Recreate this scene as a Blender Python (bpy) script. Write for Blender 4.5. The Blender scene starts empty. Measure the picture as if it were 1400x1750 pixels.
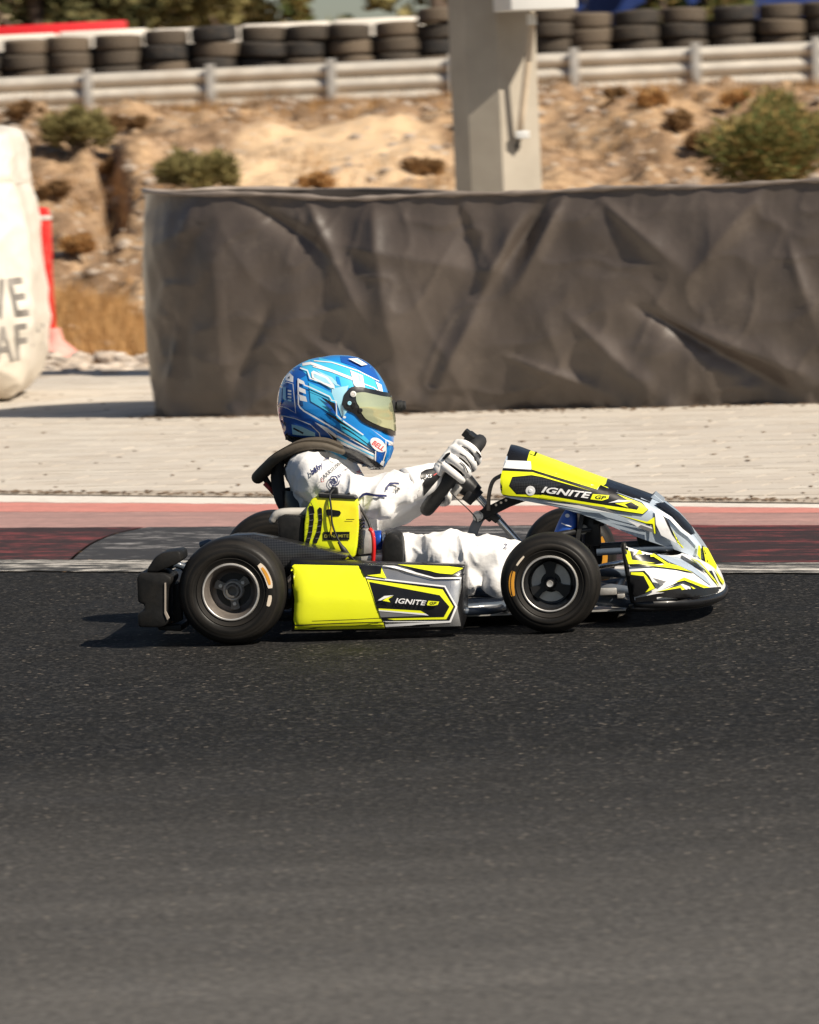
import bpy, bmesh, math, random
import numpy as np
from mathutils import Vector, Matrix
from mathutils.bvhtree import BVHTree

random.seed(7)
scene = bpy.context.scene
col = scene.collection

# ---------------------------------------------------------------- camera
FPX, CAMH, PITCH, ROLL = 8361.0, 1.236, 0.0725, 0.0433      # focal length in photo pixels, eye height, tilt
fw = Vector((0, math.cos(PITCH), -math.sin(PITCH)))
_r0 = Vector((1, 0, 0)); _u0 = Vector((0, math.sin(PITCH), math.cos(PITCH)))
rt = math.cos(ROLL)*_r0 - math.sin(ROLL)*_u0
up = math.cos(ROLL)*_u0 + math.sin(ROLL)*_r0
CAM = Vector((0, 0, CAMH))
cd = bpy.data.cameras.new('camera'); cam = bpy.data.objects.new('camera', cd); col.objects.link(cam)
cd.sensor_fit = 'HORIZONTAL'; cd.sensor_width = 36.0; cd.lens = FPX/1400*36.0
cd.clip_start = 0.5; cd.clip_end = 2000
m3 = Matrix((rt, up, -fw)).transposed().to_4x4(); m3.translation = CAM
cam.matrix_world = m3
cd.dof.use_dof = True; cd.dof.focus_distance = 12.85; cd.dof.aperture_fstop = 12.5; cd.dof.aperture_blades = 0; cd.dof.aperture_ratio = 0.55
scene.camera = cam

# ---------------------------------------------------------------- sky and sun
SUN_AZ, SUN_EL = math.radians(38), math.radians(41)          # azimuth from +x towards the camera
SUN = Vector((math.cos(SUN_EL)*math.cos(SUN_AZ), -math.cos(SUN_EL)*math.sin(SUN_AZ), math.sin(SUN_EL)))
w = bpy.data.worlds.new('World'); scene.world = w; w.use_nodes = True
nt = w.node_tree
sky = nt.nodes.new('ShaderNodeTexSky'); sky.sky_type = 'NISHITA'; sky.sun_disc = False
sky.sun_elevation = SUN_EL; sky.sun_rotation = math.atan2(SUN.x, SUN.y)
sky.air_density = 1.0; sky.dust_density = 1.0
bg = nt.nodes['Background']; bg.inputs['Strength'].default_value = 0.05
nt.links.new(sky.outputs['Color'], bg.inputs['Color'])
sd = bpy.data.lights.new('sun', 'SUN'); sd.energy = 5.0; sd.angle = math.radians(0.53); sd.color = (1.0, 0.90, 0.755)
so = bpy.data.objects.new('sun', sd); col.objects.link(so)
so.rotation_euler = (-SUN).to_track_quat('-Z', 'Y').to_euler(); so.location = (6, 4, 8)
scene.view_settings.view_transform = 'Standard'; scene.view_settings.look = 'None'
scene.view_settings.exposure = 0.48; scene.view_settings.gamma = 1.0
scene.view_settings.use_curve_mapping = False
scene.render.engine = 'CYCLES'
scene.cycles.max_bounces = 6

# ---------------------------------------------------------------- measuring helpers
def ray(px, py):
    return (fw + rt*((px-700)/FPX) + up*((875-py)/FPX)).normalized()
def at(px, py, y=None, z=None):
    d = ray(px, py)
    t = (y-CAM.y)/d.y if y is not None else (z-CAM.z)/d.z
    return CAM + d*t
KPOS = Vector((-0.4218, 13.0353, 0)); KYAW = -0.0917
KM = Matrix.Translation(KPOS) @ Matrix.Rotation(KYAW, 4, 'Z'); KI = KM.inverted()
WB, TR, TF, RR, RF = 0.82, 0.8912, 0.8587, 0.1394, 0.1292
def K(px, py, yl):
    """photo pixel -> point of the kart's own frame (x forward, y to its left, z up) on the plane y = yl"""
    o = KI @ CAM; d = KI.to_3x3() @ ray(px, py)
    t = (yl-o.y)/d.y
    return o + d*t

# ---------------------------------------------------------------- object helpers
WM = {}                                     # world matrix of every parent, by object name
def root(name, label, cat, mat=Matrix.Identity(4), group=None):
    o = bpy.data.objects.new(name, None); col.objects.link(o); o.matrix_world = mat
    o.empty_display_size = 0.1
    WM[o.name] = mat.copy(); tag(o, label, cat, group); return o
def tag(o, label=None, cat=None, group=None, kind=None):
    if label: o['label'] = label
    if cat: o['category'] = cat
    if group: o['group'] = group
    if kind: o['kind'] = kind
    return o
class MB:
    """collects a mesh; vertices are given in frame coordinates"""
    def __init__(s, frame=None): s.v = []; s.f = []; s.mi = []; s.frame = frame or Matrix.Identity(4)
    def add(s, vs, fs, mi=0):
        b = len(s.v); s.v += [Vector(v) for v in vs]; s.f += [tuple(b+i for i in f) for f in fs]; s.mi += [mi]*len(fs); return s
    def box(s, c, size, rot=None, mi=0, bev=0):
        bm = bmesh.new(); bmesh.ops.create_cube(bm, size=1)
        for v in bm.verts: v.co = Vector((v.co.x*size[0], v.co.y*size[1], v.co.z*size[2]))
        if bev: bmesh.ops.bevel(bm, geom=list(bm.edges), offset=bev, segments=2, affect='EDGES', profile=0.5)
        R = rot or Matrix.Identity(3); c = Vector(c)
        bm.verts.index_update()
        s.add([R @ v.co + c for v in bm.verts], [[v.index for v in f.verts] for f in bm.faces], mi); bm.free(); return s
    def prism(s, poly, y0, y1, mi=0, bev=0):
        """polygon of (x,z) pushed along y"""
        bm = bmesh.new()
        a = [bm.verts.new((p[0], y0, p[1])) for p in poly]; b = [bm.verts.new((p[0], y1, p[1])) for p in poly]
        n = len(poly)
        bm.faces.new(a); bm.faces.new(b[::-1])
        for i in range(n): bm.faces.new((a[i], b[i], b[(i+1) % n], a[(i+1) % n]))
        bmesh.ops.recalc_face_normals(bm, faces=bm.faces)
        if bev: bmesh.ops.bevel(bm, geom=list(bm.edges), offset=bev, segments=2, affect='EDGES', profile=0.5)
        bmesh.ops.triangulate(bm, faces=[f for f in bm.faces if len(f.verts) > 4])
        bm.verts.index_update()
        s.add([v.co.copy() for v in bm.verts], [[v.index for v in f.verts] for f in bm.faces], mi); bm.free(); return s
    def tube(s, pts, rad, seg=10, mi=0, sub=0, caps=True, closed=False, round_caps=False):
        pts = [Vector(p) for p in pts]
        rads = list(rad) if hasattr(rad, '__len__') else [rad]*len(pts)
        if sub: pts, rads = catmull(pts, rads, sub, closed)
        n = len(pts)
        if round_caps and not closed:
            d0 = (pts[0]-pts[1]).normalized(); d1 = (pts[-1]-pts[-2]).normalized()
            pre = [(pts[0]+d0*rads[0]*math.sin(a), rads[0]*math.cos(a)) for a in (1.45, 1.1, .75, .4)]
            post = [(pts[-1]+d1*rads[-1]*math.sin(a), rads[-1]*math.cos(a)) for a in (.4, .75, 1.1, 1.45)]
            pts = [p for p, _ in pre]+pts+[p for p, _ in post]; rads = [r for _, r in pre]+rads+[r for _, r in post]; n = len(pts)
        vs = []; fs = []; ref = None
        for i in range(n):
            if closed: t = (pts[(i+1) % n]-pts[i-1]).normalized()
            else: t = (pts[min(i+1, n-1)]-pts[max(i-1, 0)]).normalized()
            if ref is None:
                ref = t.orthogonal().normalized()
            ref = (ref - t*ref.dot(t)).normalized(); bi = t.cross(ref)
            for k in range(seg):
                a = 2*math.pi*k/seg
                vs.append(pts[i]+(ref*math.cos(a)+bi*math.sin(a))*rads[i])
        m = n if closed else n-1
        for i in range(m):
            j = (i+1) % n
            for k in range(seg):
                fs.append((i*seg+k, i*seg+(k+1) % seg, j*seg+(k+1) % seg, j*seg+k))
        if caps and not closed:
            fs.append(tuple(range(seg-1, -1, -1))); fs.append(tuple((n-1)*seg+k for k in range(seg)))
        return s.add(vs, fs, mi)
    def lathe(s, prof, c, axis, seg=48, mi=0):
        """profile of (radius, offset along axis)"""
        axis = Vector(axis).normalized(); a0 = axis.orthogonal().normalized(); b0 = axis.cross(a0); c = Vector(c)
        vs = []; fs = []; n = len(prof)
        for k in range(seg):
            a = 2*math.pi*k/seg; d = a0*math.cos(a)+b0*math.sin(a)
            for r, h in prof: vs.append(c+d*r+axis*h)
        for k in range(seg):
            j = (k+1) % seg
            for i in range(n-1): fs.append((k*n+i, k*n+i+1, j*n+i+1, j*n+i))
        return s.add(vs, fs, mi)
    def loft(s, rings, closed=True, cap=True, mi=0):
        n = len(rings[0]); vs = [p for r in rings for p in r]; fs = []
        for i in range(len(rings)-1):
            for k in range(n if closed else n-1):
                fs.append((i*n+k, i*n+(k+1) % n, (i+1)*n+(k+1) % n, (i+1)*n+k))
        if cap and closed:
            fs.append(tuple(range(n-1, -1, -1))); fs.append(tuple((len(rings)-1)*n+k for k in range(n)))
        return s.add(vs, fs, mi)
    def build(s, name, mats, parent=None, smooth=40, recalc=False):
        W = WM[parent.name] if parent else Matrix.Identity(4)
        T = W.inverted() @ s.frame
        me = bpy.data.meshes.new(name)
        me.from_pydata([T @ v for v in s.v], [], s.f)
        for m in (mats if isinstance(mats, (list, tuple)) else [mats]): me.materials.append(m)
        me.polygons.foreach_set('material_index', s.mi)
        if recalc:
            bm = bmesh.new(); bm.from_mesh(me); bmesh.ops.recalc_face_normals(bm, faces=bm.faces); bm.to_mesh(me); bm.free()
        me.validate()
        if smooth is not None: shade(me, smooth)
        o = bpy.data.objects.new(name, me); col.objects.link(o)
        if parent: o.parent = parent
        WM[o.name] = W.copy(); return o
def shade(me, ang):
    me.polygons.foreach_set('use_smooth', [True]*len(me.polygons))
    if ang < 180:
        me.set_sharp_from_angle(angle=math.radians(ang))
def catmull(pts, rads, sub, closed=False):
    P = []; R = []; n = len(pts)
    rng = range(n if closed else n-1)
    for i in rng:
        if closed: a, b, c, d = pts[i-1], pts[i], pts[(i+1) % n], pts[(i+2) % n]; r1, r2 = rads[i], rads[(i+1) % n]
        else:
            b, c = pts[i], pts[i+1]; a = pts[i-1] if i else b*2-c; d = pts[i+2] if i+2 < n else c*2-b; r1, r2 = rads[i], rads[i+1]
        for k in range(sub):
            t = k/sub
            P.append(0.5*((2*b)+(c-a)*t+(2*a-5*b+4*c-d)*t*t+(3*b-a-3*c+d)*t**3))
            s_ = t*t*(3-2*t); R.append(r1+(r2-r1)*s_)
    if not closed: P.append(pts[-1]); R.append(rads[-1])
    return P, R
def bake(o, mods):
    """evaluate modifiers into the mesh"""
    dg = bpy.context.evaluated_depsgraph_get(); dg.update()
    me = bpy.data.meshes.new_from_object(o.evaluated_get(dg))
    o.modifiers.clear(); old = o.data; o.data = me; return o
def bvh_of(o):
    W = WM[o.name]; me = o.data
    return BVHTree.FromPolygons([W @ v.co for v in me.vertices], [tuple(p.vertices) for p in me.polygons])
def copy_tree(o, parent=None):
    c = o.copy(); col.objects.link(c); c.parent = parent
    for ch in list(o.children): copy_tree(ch, c)
    return c

# ---------------------------------------------------------------- numpy value noise
def vnoise(x, y, seed=0):
    x = np.asarray(x, float); y = np.asarray(y, float)
    xi = np.floor(x).astype(np.int64); yi = np.floor(y).astype(np.int64); fx = x-xi; fy = y-yi
    def h(a, b):
        n = (a*374761393+b*668265263+seed*974634777) & 0xffffffff
        n = ((n ^ (n >> 13))*1274126177) & 0xffffffff
        return ((n ^ (n >> 16)) & 0xffff)/65535.0
    u = fx*fx*(3-2*fx); v = fy*fy*(3-2*fy)
    return (h(xi, yi)*(1-u)+h(xi+1, yi)*u)*(1-v)+(h(xi, yi+1)*(1-u)+h(xi+1, yi+1)*u)*v
def fbm(x, y, seed=0, o=4):
    s = 0; a = 0.5; t = 0
    for i in range(o):
        s = s+a*vnoise(np.asarray(x)*2**i, np.asarray(y)*2**i, seed+i*17); t += a; a *= 0.5
    return s/t

# ---------------------------------------------------------------- materials
def newmat(name):
    m = bpy.data.materials.new(name); m.use_nodes = True
    return m, m.node_tree, m.node_tree.nodes['Principled BSDF']
def nd(t, kind, **kw):
    n = t.nodes.new(kind)
    for k, v in kw.items():
        if k in n.inputs.keys() if hasattr(n.inputs, 'keys') else False: n.inputs[k].default_value = v
        else: setattr(n, k, v)
    return n
def noise(t, vec, scale, detail=4, rough=0.55):
    n = t.nodes.new('ShaderNodeTexNoise'); n.inputs['Scale'].default_value = scale; n.inputs['Detail'].default_value = detail
    n.inputs['Roughness'].default_value = rough
    if vec is not None: t.links.new(vec, n.inputs['Vector'])
    return n.outputs['Fac']
def ramp(t, fac, stops):
    n = t.nodes.new('ShaderNodeValToRGB'); e = n.color_ramp.elements
    while len(e) > 1: e.remove(e[0])
    for i, (p, c) in enumerate(stops):
        if i == 0: e[0].position = p; el = e[0]
        else: el = e.new(p)
        c = (c, c, c) if not hasattr(c, '__len__') else c
        el.color = (*c[:3], 1)
    t.links.new(fac, n.inputs['Fac']); return n.outputs['Color']
def mix(t, fac, a, b, mode='MIX'):
    n = t.nodes.new('ShaderNodeMix'); n.data_type = 'RGBA'; n.blend_type = mode
    for sock, v in ((n.inputs[0], fac), (n.inputs[6], a), (n.inputs[7], b)):
        if hasattr(v, 'is_linked') or hasattr(v, 'links'): t.links.new(v, sock)
        elif hasattr(v, '__len__'): sock.default_value = (*v[:3], 1)
        else: sock.default_value = v
    return n.outputs[2]
def mth(t, op, a, b=None, clamp=False):
    n = t.nodes.new('ShaderNodeMath'); n.operation = op; n.use_clamp = clamp
    for i, v in enumerate((a, b)):
        if v is None: continue
        if hasattr(v, 'links'): t.links.new(v, n.inputs[i])
        else: n.inputs[i].default_value = v
    return n.outputs[0]
def coords(t, scale=(1, 1, 1), rot=(0, 0, 0), kind='Object'):
    c = t.nodes.new('ShaderNodeTexCoord'); mp = t.nodes.new('ShaderNodeMapping')
    mp.inputs['Scale'].default_value = scale; mp.inputs['Rotation'].default_value = rot
    t.links.new(c.outputs[kind], mp.inputs['Vector']); return mp.outputs['Vector']
def bump(t, p, h, strength=0.3, dist=0.01, prev=None):
    b = t.nodes.new('ShaderNodeBump'); b.inputs['Strength'].default_value = strength; b.inputs['Distance'].default_value = dist
    t.links.new(h, b.inputs['Height'])
    if prev is not None: t.links.new(prev, b.inputs['Normal'])
    t.links.new(b.outputs['Normal'], p.inputs['Normal']); return b.outputs['Normal']
def mat(name, c, rough=0.5, metal=0.0, var=0.12, vs=12.0, bmp=0.0, bs=60.0, bd=0.004, coat=0.0, spec=0.5, dirt=None, dirt_amt=0.4, rv=0.1, alt=None, sheen=0):
    m, t, p = newmat(name); v = coords(t)
    n1 = noise(t, v, vs)
    lo = tuple(x*(1-var) for x in c); hi = alt or tuple(min(1, x*(1+var)) for x in c)
    cc = ramp(t, n1, [(0.3, lo), (0.7, hi)])
    if dirt:
        n2 = noise(t, v, vs*0.45, 6, 0.65)
        f = ramp(t, n2, [(0.5, 0.0), (0.72, dirt_amt)])
        cc = mix(t, f, cc, dirt)
    t.links.new(cc, p.inputs['Base Color'])
    r = ramp(t, noise(t, v, vs*2.3), [(0.3, max(0.02, rough-rv)), (0.7, min(1, rough+rv))])
    t.links.new(r, p.inputs['Roughness'])
    p.inputs['Metallic'].default_value = metal; p.inputs['Coat Weight'].default_value = coat
    p.inputs['Coat Roughness'].default_value = 0.08
    p.inputs['Specular IOR Level'].default_value = spec
    if sheen: p.inputs['Sheen Weight'].default_value = sheen
    if bmp: bump(t, p, noise(t, v, bs, 5), bmp, bd)
    return m
# ================================================================= THE SETTING
# ---- heights of the land beyond the run-off
def hgt(x, y):
    x = np.asarray(x, float); y = np.asarray(y, float)
    z = np.interp(y, [-60, 29, 33, 40, 45, 50, 55, 62, 65, 72, 500], [-.06, -.06, 0.0, .46, .98, 1.50, 1.76, 1.86, 2.08, 2.1, 2.1])
    msk = np.clip((y-33.5)/4, 0, 1)*np.clip((60-y)/5, 0, 1)*(1-.72*np.exp(-((x+.65)/1.25)**2-((y-47.5)/4.0)**2))
    z = z+msk*(0.5*(fbm(x*0.75+3, y*0.35, 3)-0.5)+0.55*(fbm(x*2.1, y*1.3, 11)-0.5)+0.26*(fbm(x*6, y*4, 23)-0.5))
    z = z+0.05*(fbm(x*1.3, y*1.3, 31)-0.5)*np.clip((y-31)/2, 0, 1)*np.clip((64-y)/3, 0, 1)
    # an eroded gully
    gx = np.interp(y, [40, 43.5, 46, 48.5, 50], [-2.55, -2.52, -2.62, -2.85, -2.95])
    z = z-0.75*np.exp(-((x-gx)/0.11)**2)*np.clip((y-40.5)/2, 0, 1)*np.clip((50-y)/1.2, 0, 1)
    return z
def ground_at(px, py, y0=29.5, y1=64):
    d = ray(px, py)
    ys = np.arange(y0, y1, 0.05); t = ys/d.y
    zz = CAM.z+d.z*t; xx = CAM.x+d.x*t
    hit = np.nonzero(zz <= hgt(xx, ys))[0]
    i = hit[0] if len(hit) else len(ys)-1
    return Vector((xx[i], ys[i], float(hgt(xx[i], ys[i]))))

def dirt_material():
    m, t, p = newmat('dry_earth'); v = coords(t)
    big = noise(t, v, 0.55, 5, .6); mid = noise(t, v, 2.6, 6, .65); fine = noise(t, v, 14, 6, .7)
    c = ramp(t, mid, [(.30, (.13, .078, .045)), (.45, (.27, .175, .105)), (.6, (.42, .29, .185)), (.8, (.56, .43, .30))])
    pale = ramp(t, big, [(.46, 0), (.58, .8)])
    c = mix(t, pale, c, (.50, .34, .20))
    c = mix(t, ramp(t, fine, [(.35, .75), (.55, 0)]), c, (.13, .08, .05))
    sx = t.nodes.new('ShaderNodeSeparateXYZ'); t.links.new(v, sx.inputs[0])
    ex = mth(t, 'POWER', mth(t, 'ABSOLUTE', mth(t, 'DIVIDE', mth(t, 'ADD', sx.outputs['X'], .65), 1.35)), 2.0)
    ey = mth(t, 'POWER', mth(t, 'ABSOLUTE', mth(t, 'DIVIDE', mth(t, 'SUBTRACT', sx.outputs['Y'], 47.0), 4.6)), 2.0)
    rr = mth(t, 'ADD', mth(t, 'ADD', ex, ey), mth(t, 'MULTIPLY', mth(t, 'SUBTRACT', mid, .5), 1.6))
    slip = ramp(t, rr, [(.55, .9), (1.0, 0)])
    c = mix(t, slip, c, (.66, .475, .30))
    vo = t.nodes.new('ShaderNodeTexVoronoi'); vo.inputs['Scale'].default_value = 7; t.links.new(v, vo.inputs['Vector'])
    st = ramp(t, vo.outputs['Distance'], [(.16, .8), (.26, 0)])
    c = mix(t, st, c, (.50, .43, .35))
    t.links.new(c, p.inputs['Base Color']); p.inputs['Roughness'].default_value = .95; p.inputs['Specular IOR Level'].default_value = .1
    n = bump(t, p, mid, .7, .12); bump(t, p, fine, .8, .03, n)
    return m
M = {}
M['dirt'] = dirt_material()
xs = np.unique(np.concatenate([np.linspace(-500, -60, 12), np.linspace(-60, -9, 30), np.arange(-9, 9, .075), np.linspace(9, 60, 30), np.linspace(60, 500, 12)]))
ys = np.unique(np.concatenate([np.linspace(-120, 28, 20), np.arange(28, 64, .11), np.linspace(64, 110, 40), np.linspace(110, 900, 20)]))
X, Y = np.meshgrid(xs, ys); Z = hgt(X, Y)
nx, ny = len(xs), len(ys)
vv = np.stack([X.ravel(), Y.ravel(), Z.ravel()], 1)
i0 = (np.arange(ny-1)[:, None]*nx+np.arange(nx-1)[None, :]).ravel()
ff = np.stack([i0, i0+1, i0+nx+1, i0+nx], 1)
me = bpy.data.meshes.new('ground'); me.from_pydata(vv.tolist(), [], ff.tolist()); me.materials.append(M['dirt']); shade(me, 180)
go = bpy.data.objects.new('ground', me); col.objects.link(go); tag(go, 'dry stony earth bank', kind='structure')

# ---- the lines across the place: track edge and kerb (points on the ground, left / right, extended)
def line2(pa, pb, ext=9.0):
    a = at(*pa, z=0); b = at(*pb, z=0); d = (b-a)
    return a, d
NA, ND = line2((0, 977), (1400, 981))        # asphalt edge
BA, BD = line2((0, 850), (1400, 866))        # white line at the back of the kerb
def cross(u, v):
    """u along (0 = left edge of the photo, 1 = right), v across (0 = asphalt edge, 1 = back white line)"""
    return (NA+ND*u)*(1-v)+(BA+BD*u)*v

# ---- asphalt
def asphalt_material():
    m, t, p = newmat('asphalt'); v = coords(t)
    vo = t.nodes.new('ShaderNodeTexVoronoi'); vo.inputs['Scale'].default_value = 105; t.links.new(v, vo.inputs['Vector'])
    vo2 = t.nodes.new('ShaderNodeTexVoronoi'); vo2.inputs['Scale'].default_value = 62; t.links.new(v, vo2.inputs['Vector'])
    sep = t.nodes.new('ShaderNodeSeparateColor'); t.links.new(vo.outputs['Color'], sep.inputs[0])
    sep2 = t.nodes.new('ShaderNodeSeparateColor'); t.links.new(vo2.outputs['Color'], sep2.inputs[0])
    base = ramp(t, sep.outputs[0], [(0, (.0055, .0055, .0056)), (.55, (.0115, .0114, .0113)), (.86, (.025, .0243, .0235)), (1, (.056, .052, .048))])
    near = mth(t, 'LESS_THAN', vo2.outputs['Distance'], .34)
    pick = mth(t, 'GREATER_THAN', sep2.outputs[1], .90)
    f = mth(t, 'MULTIPLY', near, pick)
    base = mix(t, f, base, mix(t, sep2.outputs[2], (.05, .044, .038), (.17, .145, .118)))
    # the dusty, unrubbered part of the track away from the racing line
    sx = t.nodes.new('ShaderNodeSeparateXYZ'); t.links.new(v, sx.inputs[0])
    pos = mth(t, 'ADD', sx.outputs['Y'], mth(t, 'MULTIPLY', sx.outputs['X'], .12))
    vs_ = coords(t, (.5, 2.0, 1)); wob = noise(t, vs_, 1.0, 5)
    pos = mth(t, 'ADD', pos, mth(t, 'MULTIPLY', mth(t, 'SUBTRACT', wob, .5), 1.5))
    mr = t.nodes.new('ShaderNodeMapRange'); mr.interpolation_type = 'SMOOTHSTEP'; t.links.new(pos, mr.inputs[0])
    mr.inputs[1].default_value = 10.8; mr.inputs[2].default_value = 6.1; mr.inputs[3].default_value = 0; mr.inputs[4].default_value = 1
    dust = mth(t, 'MULTIPLY', mr.outputs[0], ramp(t, noise(t, v, 60, 4, .7), [(.3, .25), (.7, 1.0)]))
    base = mix(t, mth(t, 'MULTIPLY', dust, .74), base, (.225, .212, .197))
    mid = noise(t, coords(t, (.35, 3.2, 1)), 1.3, 5, .6)
    base = mix(t, ramp(t, mid, [(.35, .0), (.7, .35)]), base, (.020, .0195, .019))
    t.links.new(base, p.inputs['Base Color'])
    rr = ramp(t, noise(t, v, 4, 5), [(.3, .72), (.7, .92)]); t.links.new(rr, p.inputs['Roughness'])
    p.inputs['Specular IOR Level'].default_value = .12
    n = bump(t, p, vo.outputs['Distance'], .5, .004); bump(t, p, noise(t, v, 220, 3), .3, .002, n)
    return m
M['asphalt'] = asphalt_material()
a = cross(-12, 0); b = cross(13, 0)
mb = MB(); mb.add([(a.x, a.y, 0), (-60, a.y, 0), (-60, -40, 0), (60, -40, 0), (60, b.y, 0), (b.x, b.y, 0)], [(0, 1, 2, 3, 4, 5)])
o = mb.build('track', M['asphalt'], smooth=None); tag(o, 'dark grey asphalt race track', kind='structure')

# ---- kerb: a low ramp in painted blocks, a red apron and two white lines
def kerb_paint(name, c, rubber=.75, lo=.42, hi=.6, dark=(.020, .016, .016)):
    m, t, p = newmat(name); ang = math.atan2(ND.y, ND.x)
    v = coords(t, (1.0, 1, 1), (0, 0, -ang))
    mp = t.nodes.new('ShaderNodeMapping'); mp.inputs['Scale'].default_value = (.7, 6, 1); t.links.new(v, mp.inputs['Vector'])
    n = noise(t, mp.outputs['Vector'], 1.5, 6, .68)
    mp2 = t.nodes.new('ShaderNodeMapping'); mp2.inputs['Scale'].default_value = (5, 16, 1); t.links.new(v, mp2.inputs['Vector'])
    n_ = noise(t, mp2.outputs['Vector'], 1.6, 7, .72)
    n = mth(t, 'ADD', mth(t, 'MULTIPLY', n, .5), mth(t, 'MULTIPLY', n_, .5))
    f = ramp(t, n, [(lo, 0), (hi, rubber)])
    g = noise(t, v, 26, 5, .7)
    c2 = mix(t, ramp(t, g, [(.35, .5), (.6, 0)]), c, tuple(x*.55 for x in c))
    cc = mix(t, f, c2, dark)
    t.links.new(cc, p.inputs['Base Color']); p.inputs['Roughness'].default_value = .75; p.inputs['Specular IOR Level'].default_value = .3
    bump(t, p, noise(t, v, 90, 4), .4, .004); return m
M['kred'] = kerb_paint('worn_red_kerb_paint', (.30, .06, .06), .96, .37, .51)
M['kwhite'] = kerb_paint('worn_white_kerb_paint', (.50, .48, .47), .97, .34, .48, (.020, .020, .022))
M['apron'] = kerb_paint('faded_red_paint', (.64, .255, .21), .75, .42, .64, (.36, .17, .15))
M['apron_dull'] = kerb_paint('scuffed_pink_paint', (.46, .27, .24), .8, .40, .60, (.22, .15, .14))
M['line'] = kerb_paint('white_line_paint', (.78, .73, .66), .6, .47, .68, (.34, .29, .24))
M['line_worn'] = kerb_paint('worn_line_paint', (.66, .62, .56), .97, .42, .52, (.025, .025, .025))
kerb = bpy.data.objects.new('kerb', None); col.objects.link(kerb); WM[kerb.name] = Matrix.Identity(4); tag(kerb, 'worn red and white kerb', kind='structure')
def kz(v):
    return float(np.interp(v, [0, .10, .14, .40, .56, .60, .86, 1.0], [.004, .005, .007, .022, .028, .028, .018, .014]))
def strip(name, m, u0, u1, v0, v1, skew=0.0, nu=10, nv=5, lift=0.0, fan=0.0):
    vs = []; fs = []
    for i in range(nv+1):
        v = v0+(v1-v0)*i/nv
        for k in range(nu+1):
            u = u0+(u1-u0)*k/nu + skew*(v-v0)+(skew*.9*(v-v0)*((v-v0)/.38)**3 if skew else 0)
            ve = v + fan*(max(-1, min(2, u))-.5)*(math.sin(math.pi*min(1, max(0, (v-.12)/.88))) if .12 < v < 1 else 0)
            ve += .016*(float(fbm(u*21, v*9, 131, 3))-.5)+.007*(float(vnoise(u*90, v*9, 137))-.5)
            q = cross(u, ve); vs.append((q.x, q.y, kz(v)+lift))
    for i in range(nv):
        for k in range(nu):
            a = i*(nu+1)+k; fs.append((a, a+1, a+nu+2, a+nu+1))
    mb = MB(); mb.add(vs, fs)
    return mb.build(name, m, kerb, 180)
strip('edge_line', M['line_worn'], -1.5, 2.5, -.005, .118, nu=500, nv=2)
ub = [-1.5, -1.0, .095, .66, 1.75, 2.5]
cols_ = ['kwhite', 'kred', 'kwhite', 'kred', 'kwhite']
for i in range(5):
    strip('kerb_block', M[cols_[i]], ub[i]+.002, ub[i+1]-.002, .121, .502, skew=.14, nu=70, nv=10, fan=.13)
strip('apron', M['apron_dull'], -1.5, 2.5, .505, .745, nu=400, nv=4, lift=-.004, fan=.13)
strip('apron', M['apron'], -1.5, 2.5, .748, .89, nu=400, nv=4, lift=-.004, fan=.13)
strip('edge_line', M['line'], -1.5, 2.5, .893, 1.0, nu=400, nv=2, lift=-.004, fan=.13)

# ---- block paving behind the kerb
def paver_material(name, rnd):
    m, t, p = newmat(name); v = coords(t, kind='Object') if rnd == 'island' else coords(t)
    if rnd == 'object': r = t.nodes.new('ShaderNodeObjectInfo').outputs['Random']
    else: r = t.nodes.new('ShaderNodeNewGeometry').outputs['Random Per Island']
    c = ramp(t, r, [(0, (.49, .445, .39)), (.5, (.53, .485, .425)), (1, (.57, .525, .46))])
    g = t.nodes.new('ShaderNodeNewGeometry'); n = noise(t, g.outputs['Position'], 3.0, 6, .65)
    c = mix(t, ramp(t, n, [(.42, 0), (.75, .55)]), c, (.44, .37, .295))
    n2 = noise(t, g.outputs['Position'], 70, 4, .7)
    c = mix(t, ramp(t, n2, [(.3, .4), (.5, 0)]), c, (.40, .34, .27))
    t.links.new(c, p.inputs['Base Color']); p.inputs['Roughness'].default_value = .9; p.inputs['Specular IOR Level'].default_value = .2
    bump(t, p, n2, .35, .004); return m
M['paver'] = paver_material('concrete_paver', 'object'); M['paver_far'] = paver_material('concrete_paver_far', 'island')
M['joint'] = mat('sandy_joint', (.40, .34, .275), .95, var=.3, vs=20)
pv = bpy.data.objects.new('paved_run_off', None); col.objects.link(pv); WM[pv.name] = Matrix.Identity(4); tag(pv, 'sunlit block paving behind the kerb', kind='structure')
c0 = cross(-4, .995); c1 = cross(5, .995)
mb = MB(); mb.add([(c0.x, c0.y, .0142), (c1.x, c1.y, .0142), (c1.x, 29.2, .0142), (c0.x, 31.0, .0142)], [(0, 1, 2, 3)])
mb.build('bedding', M['joint'], pv, None)
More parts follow.
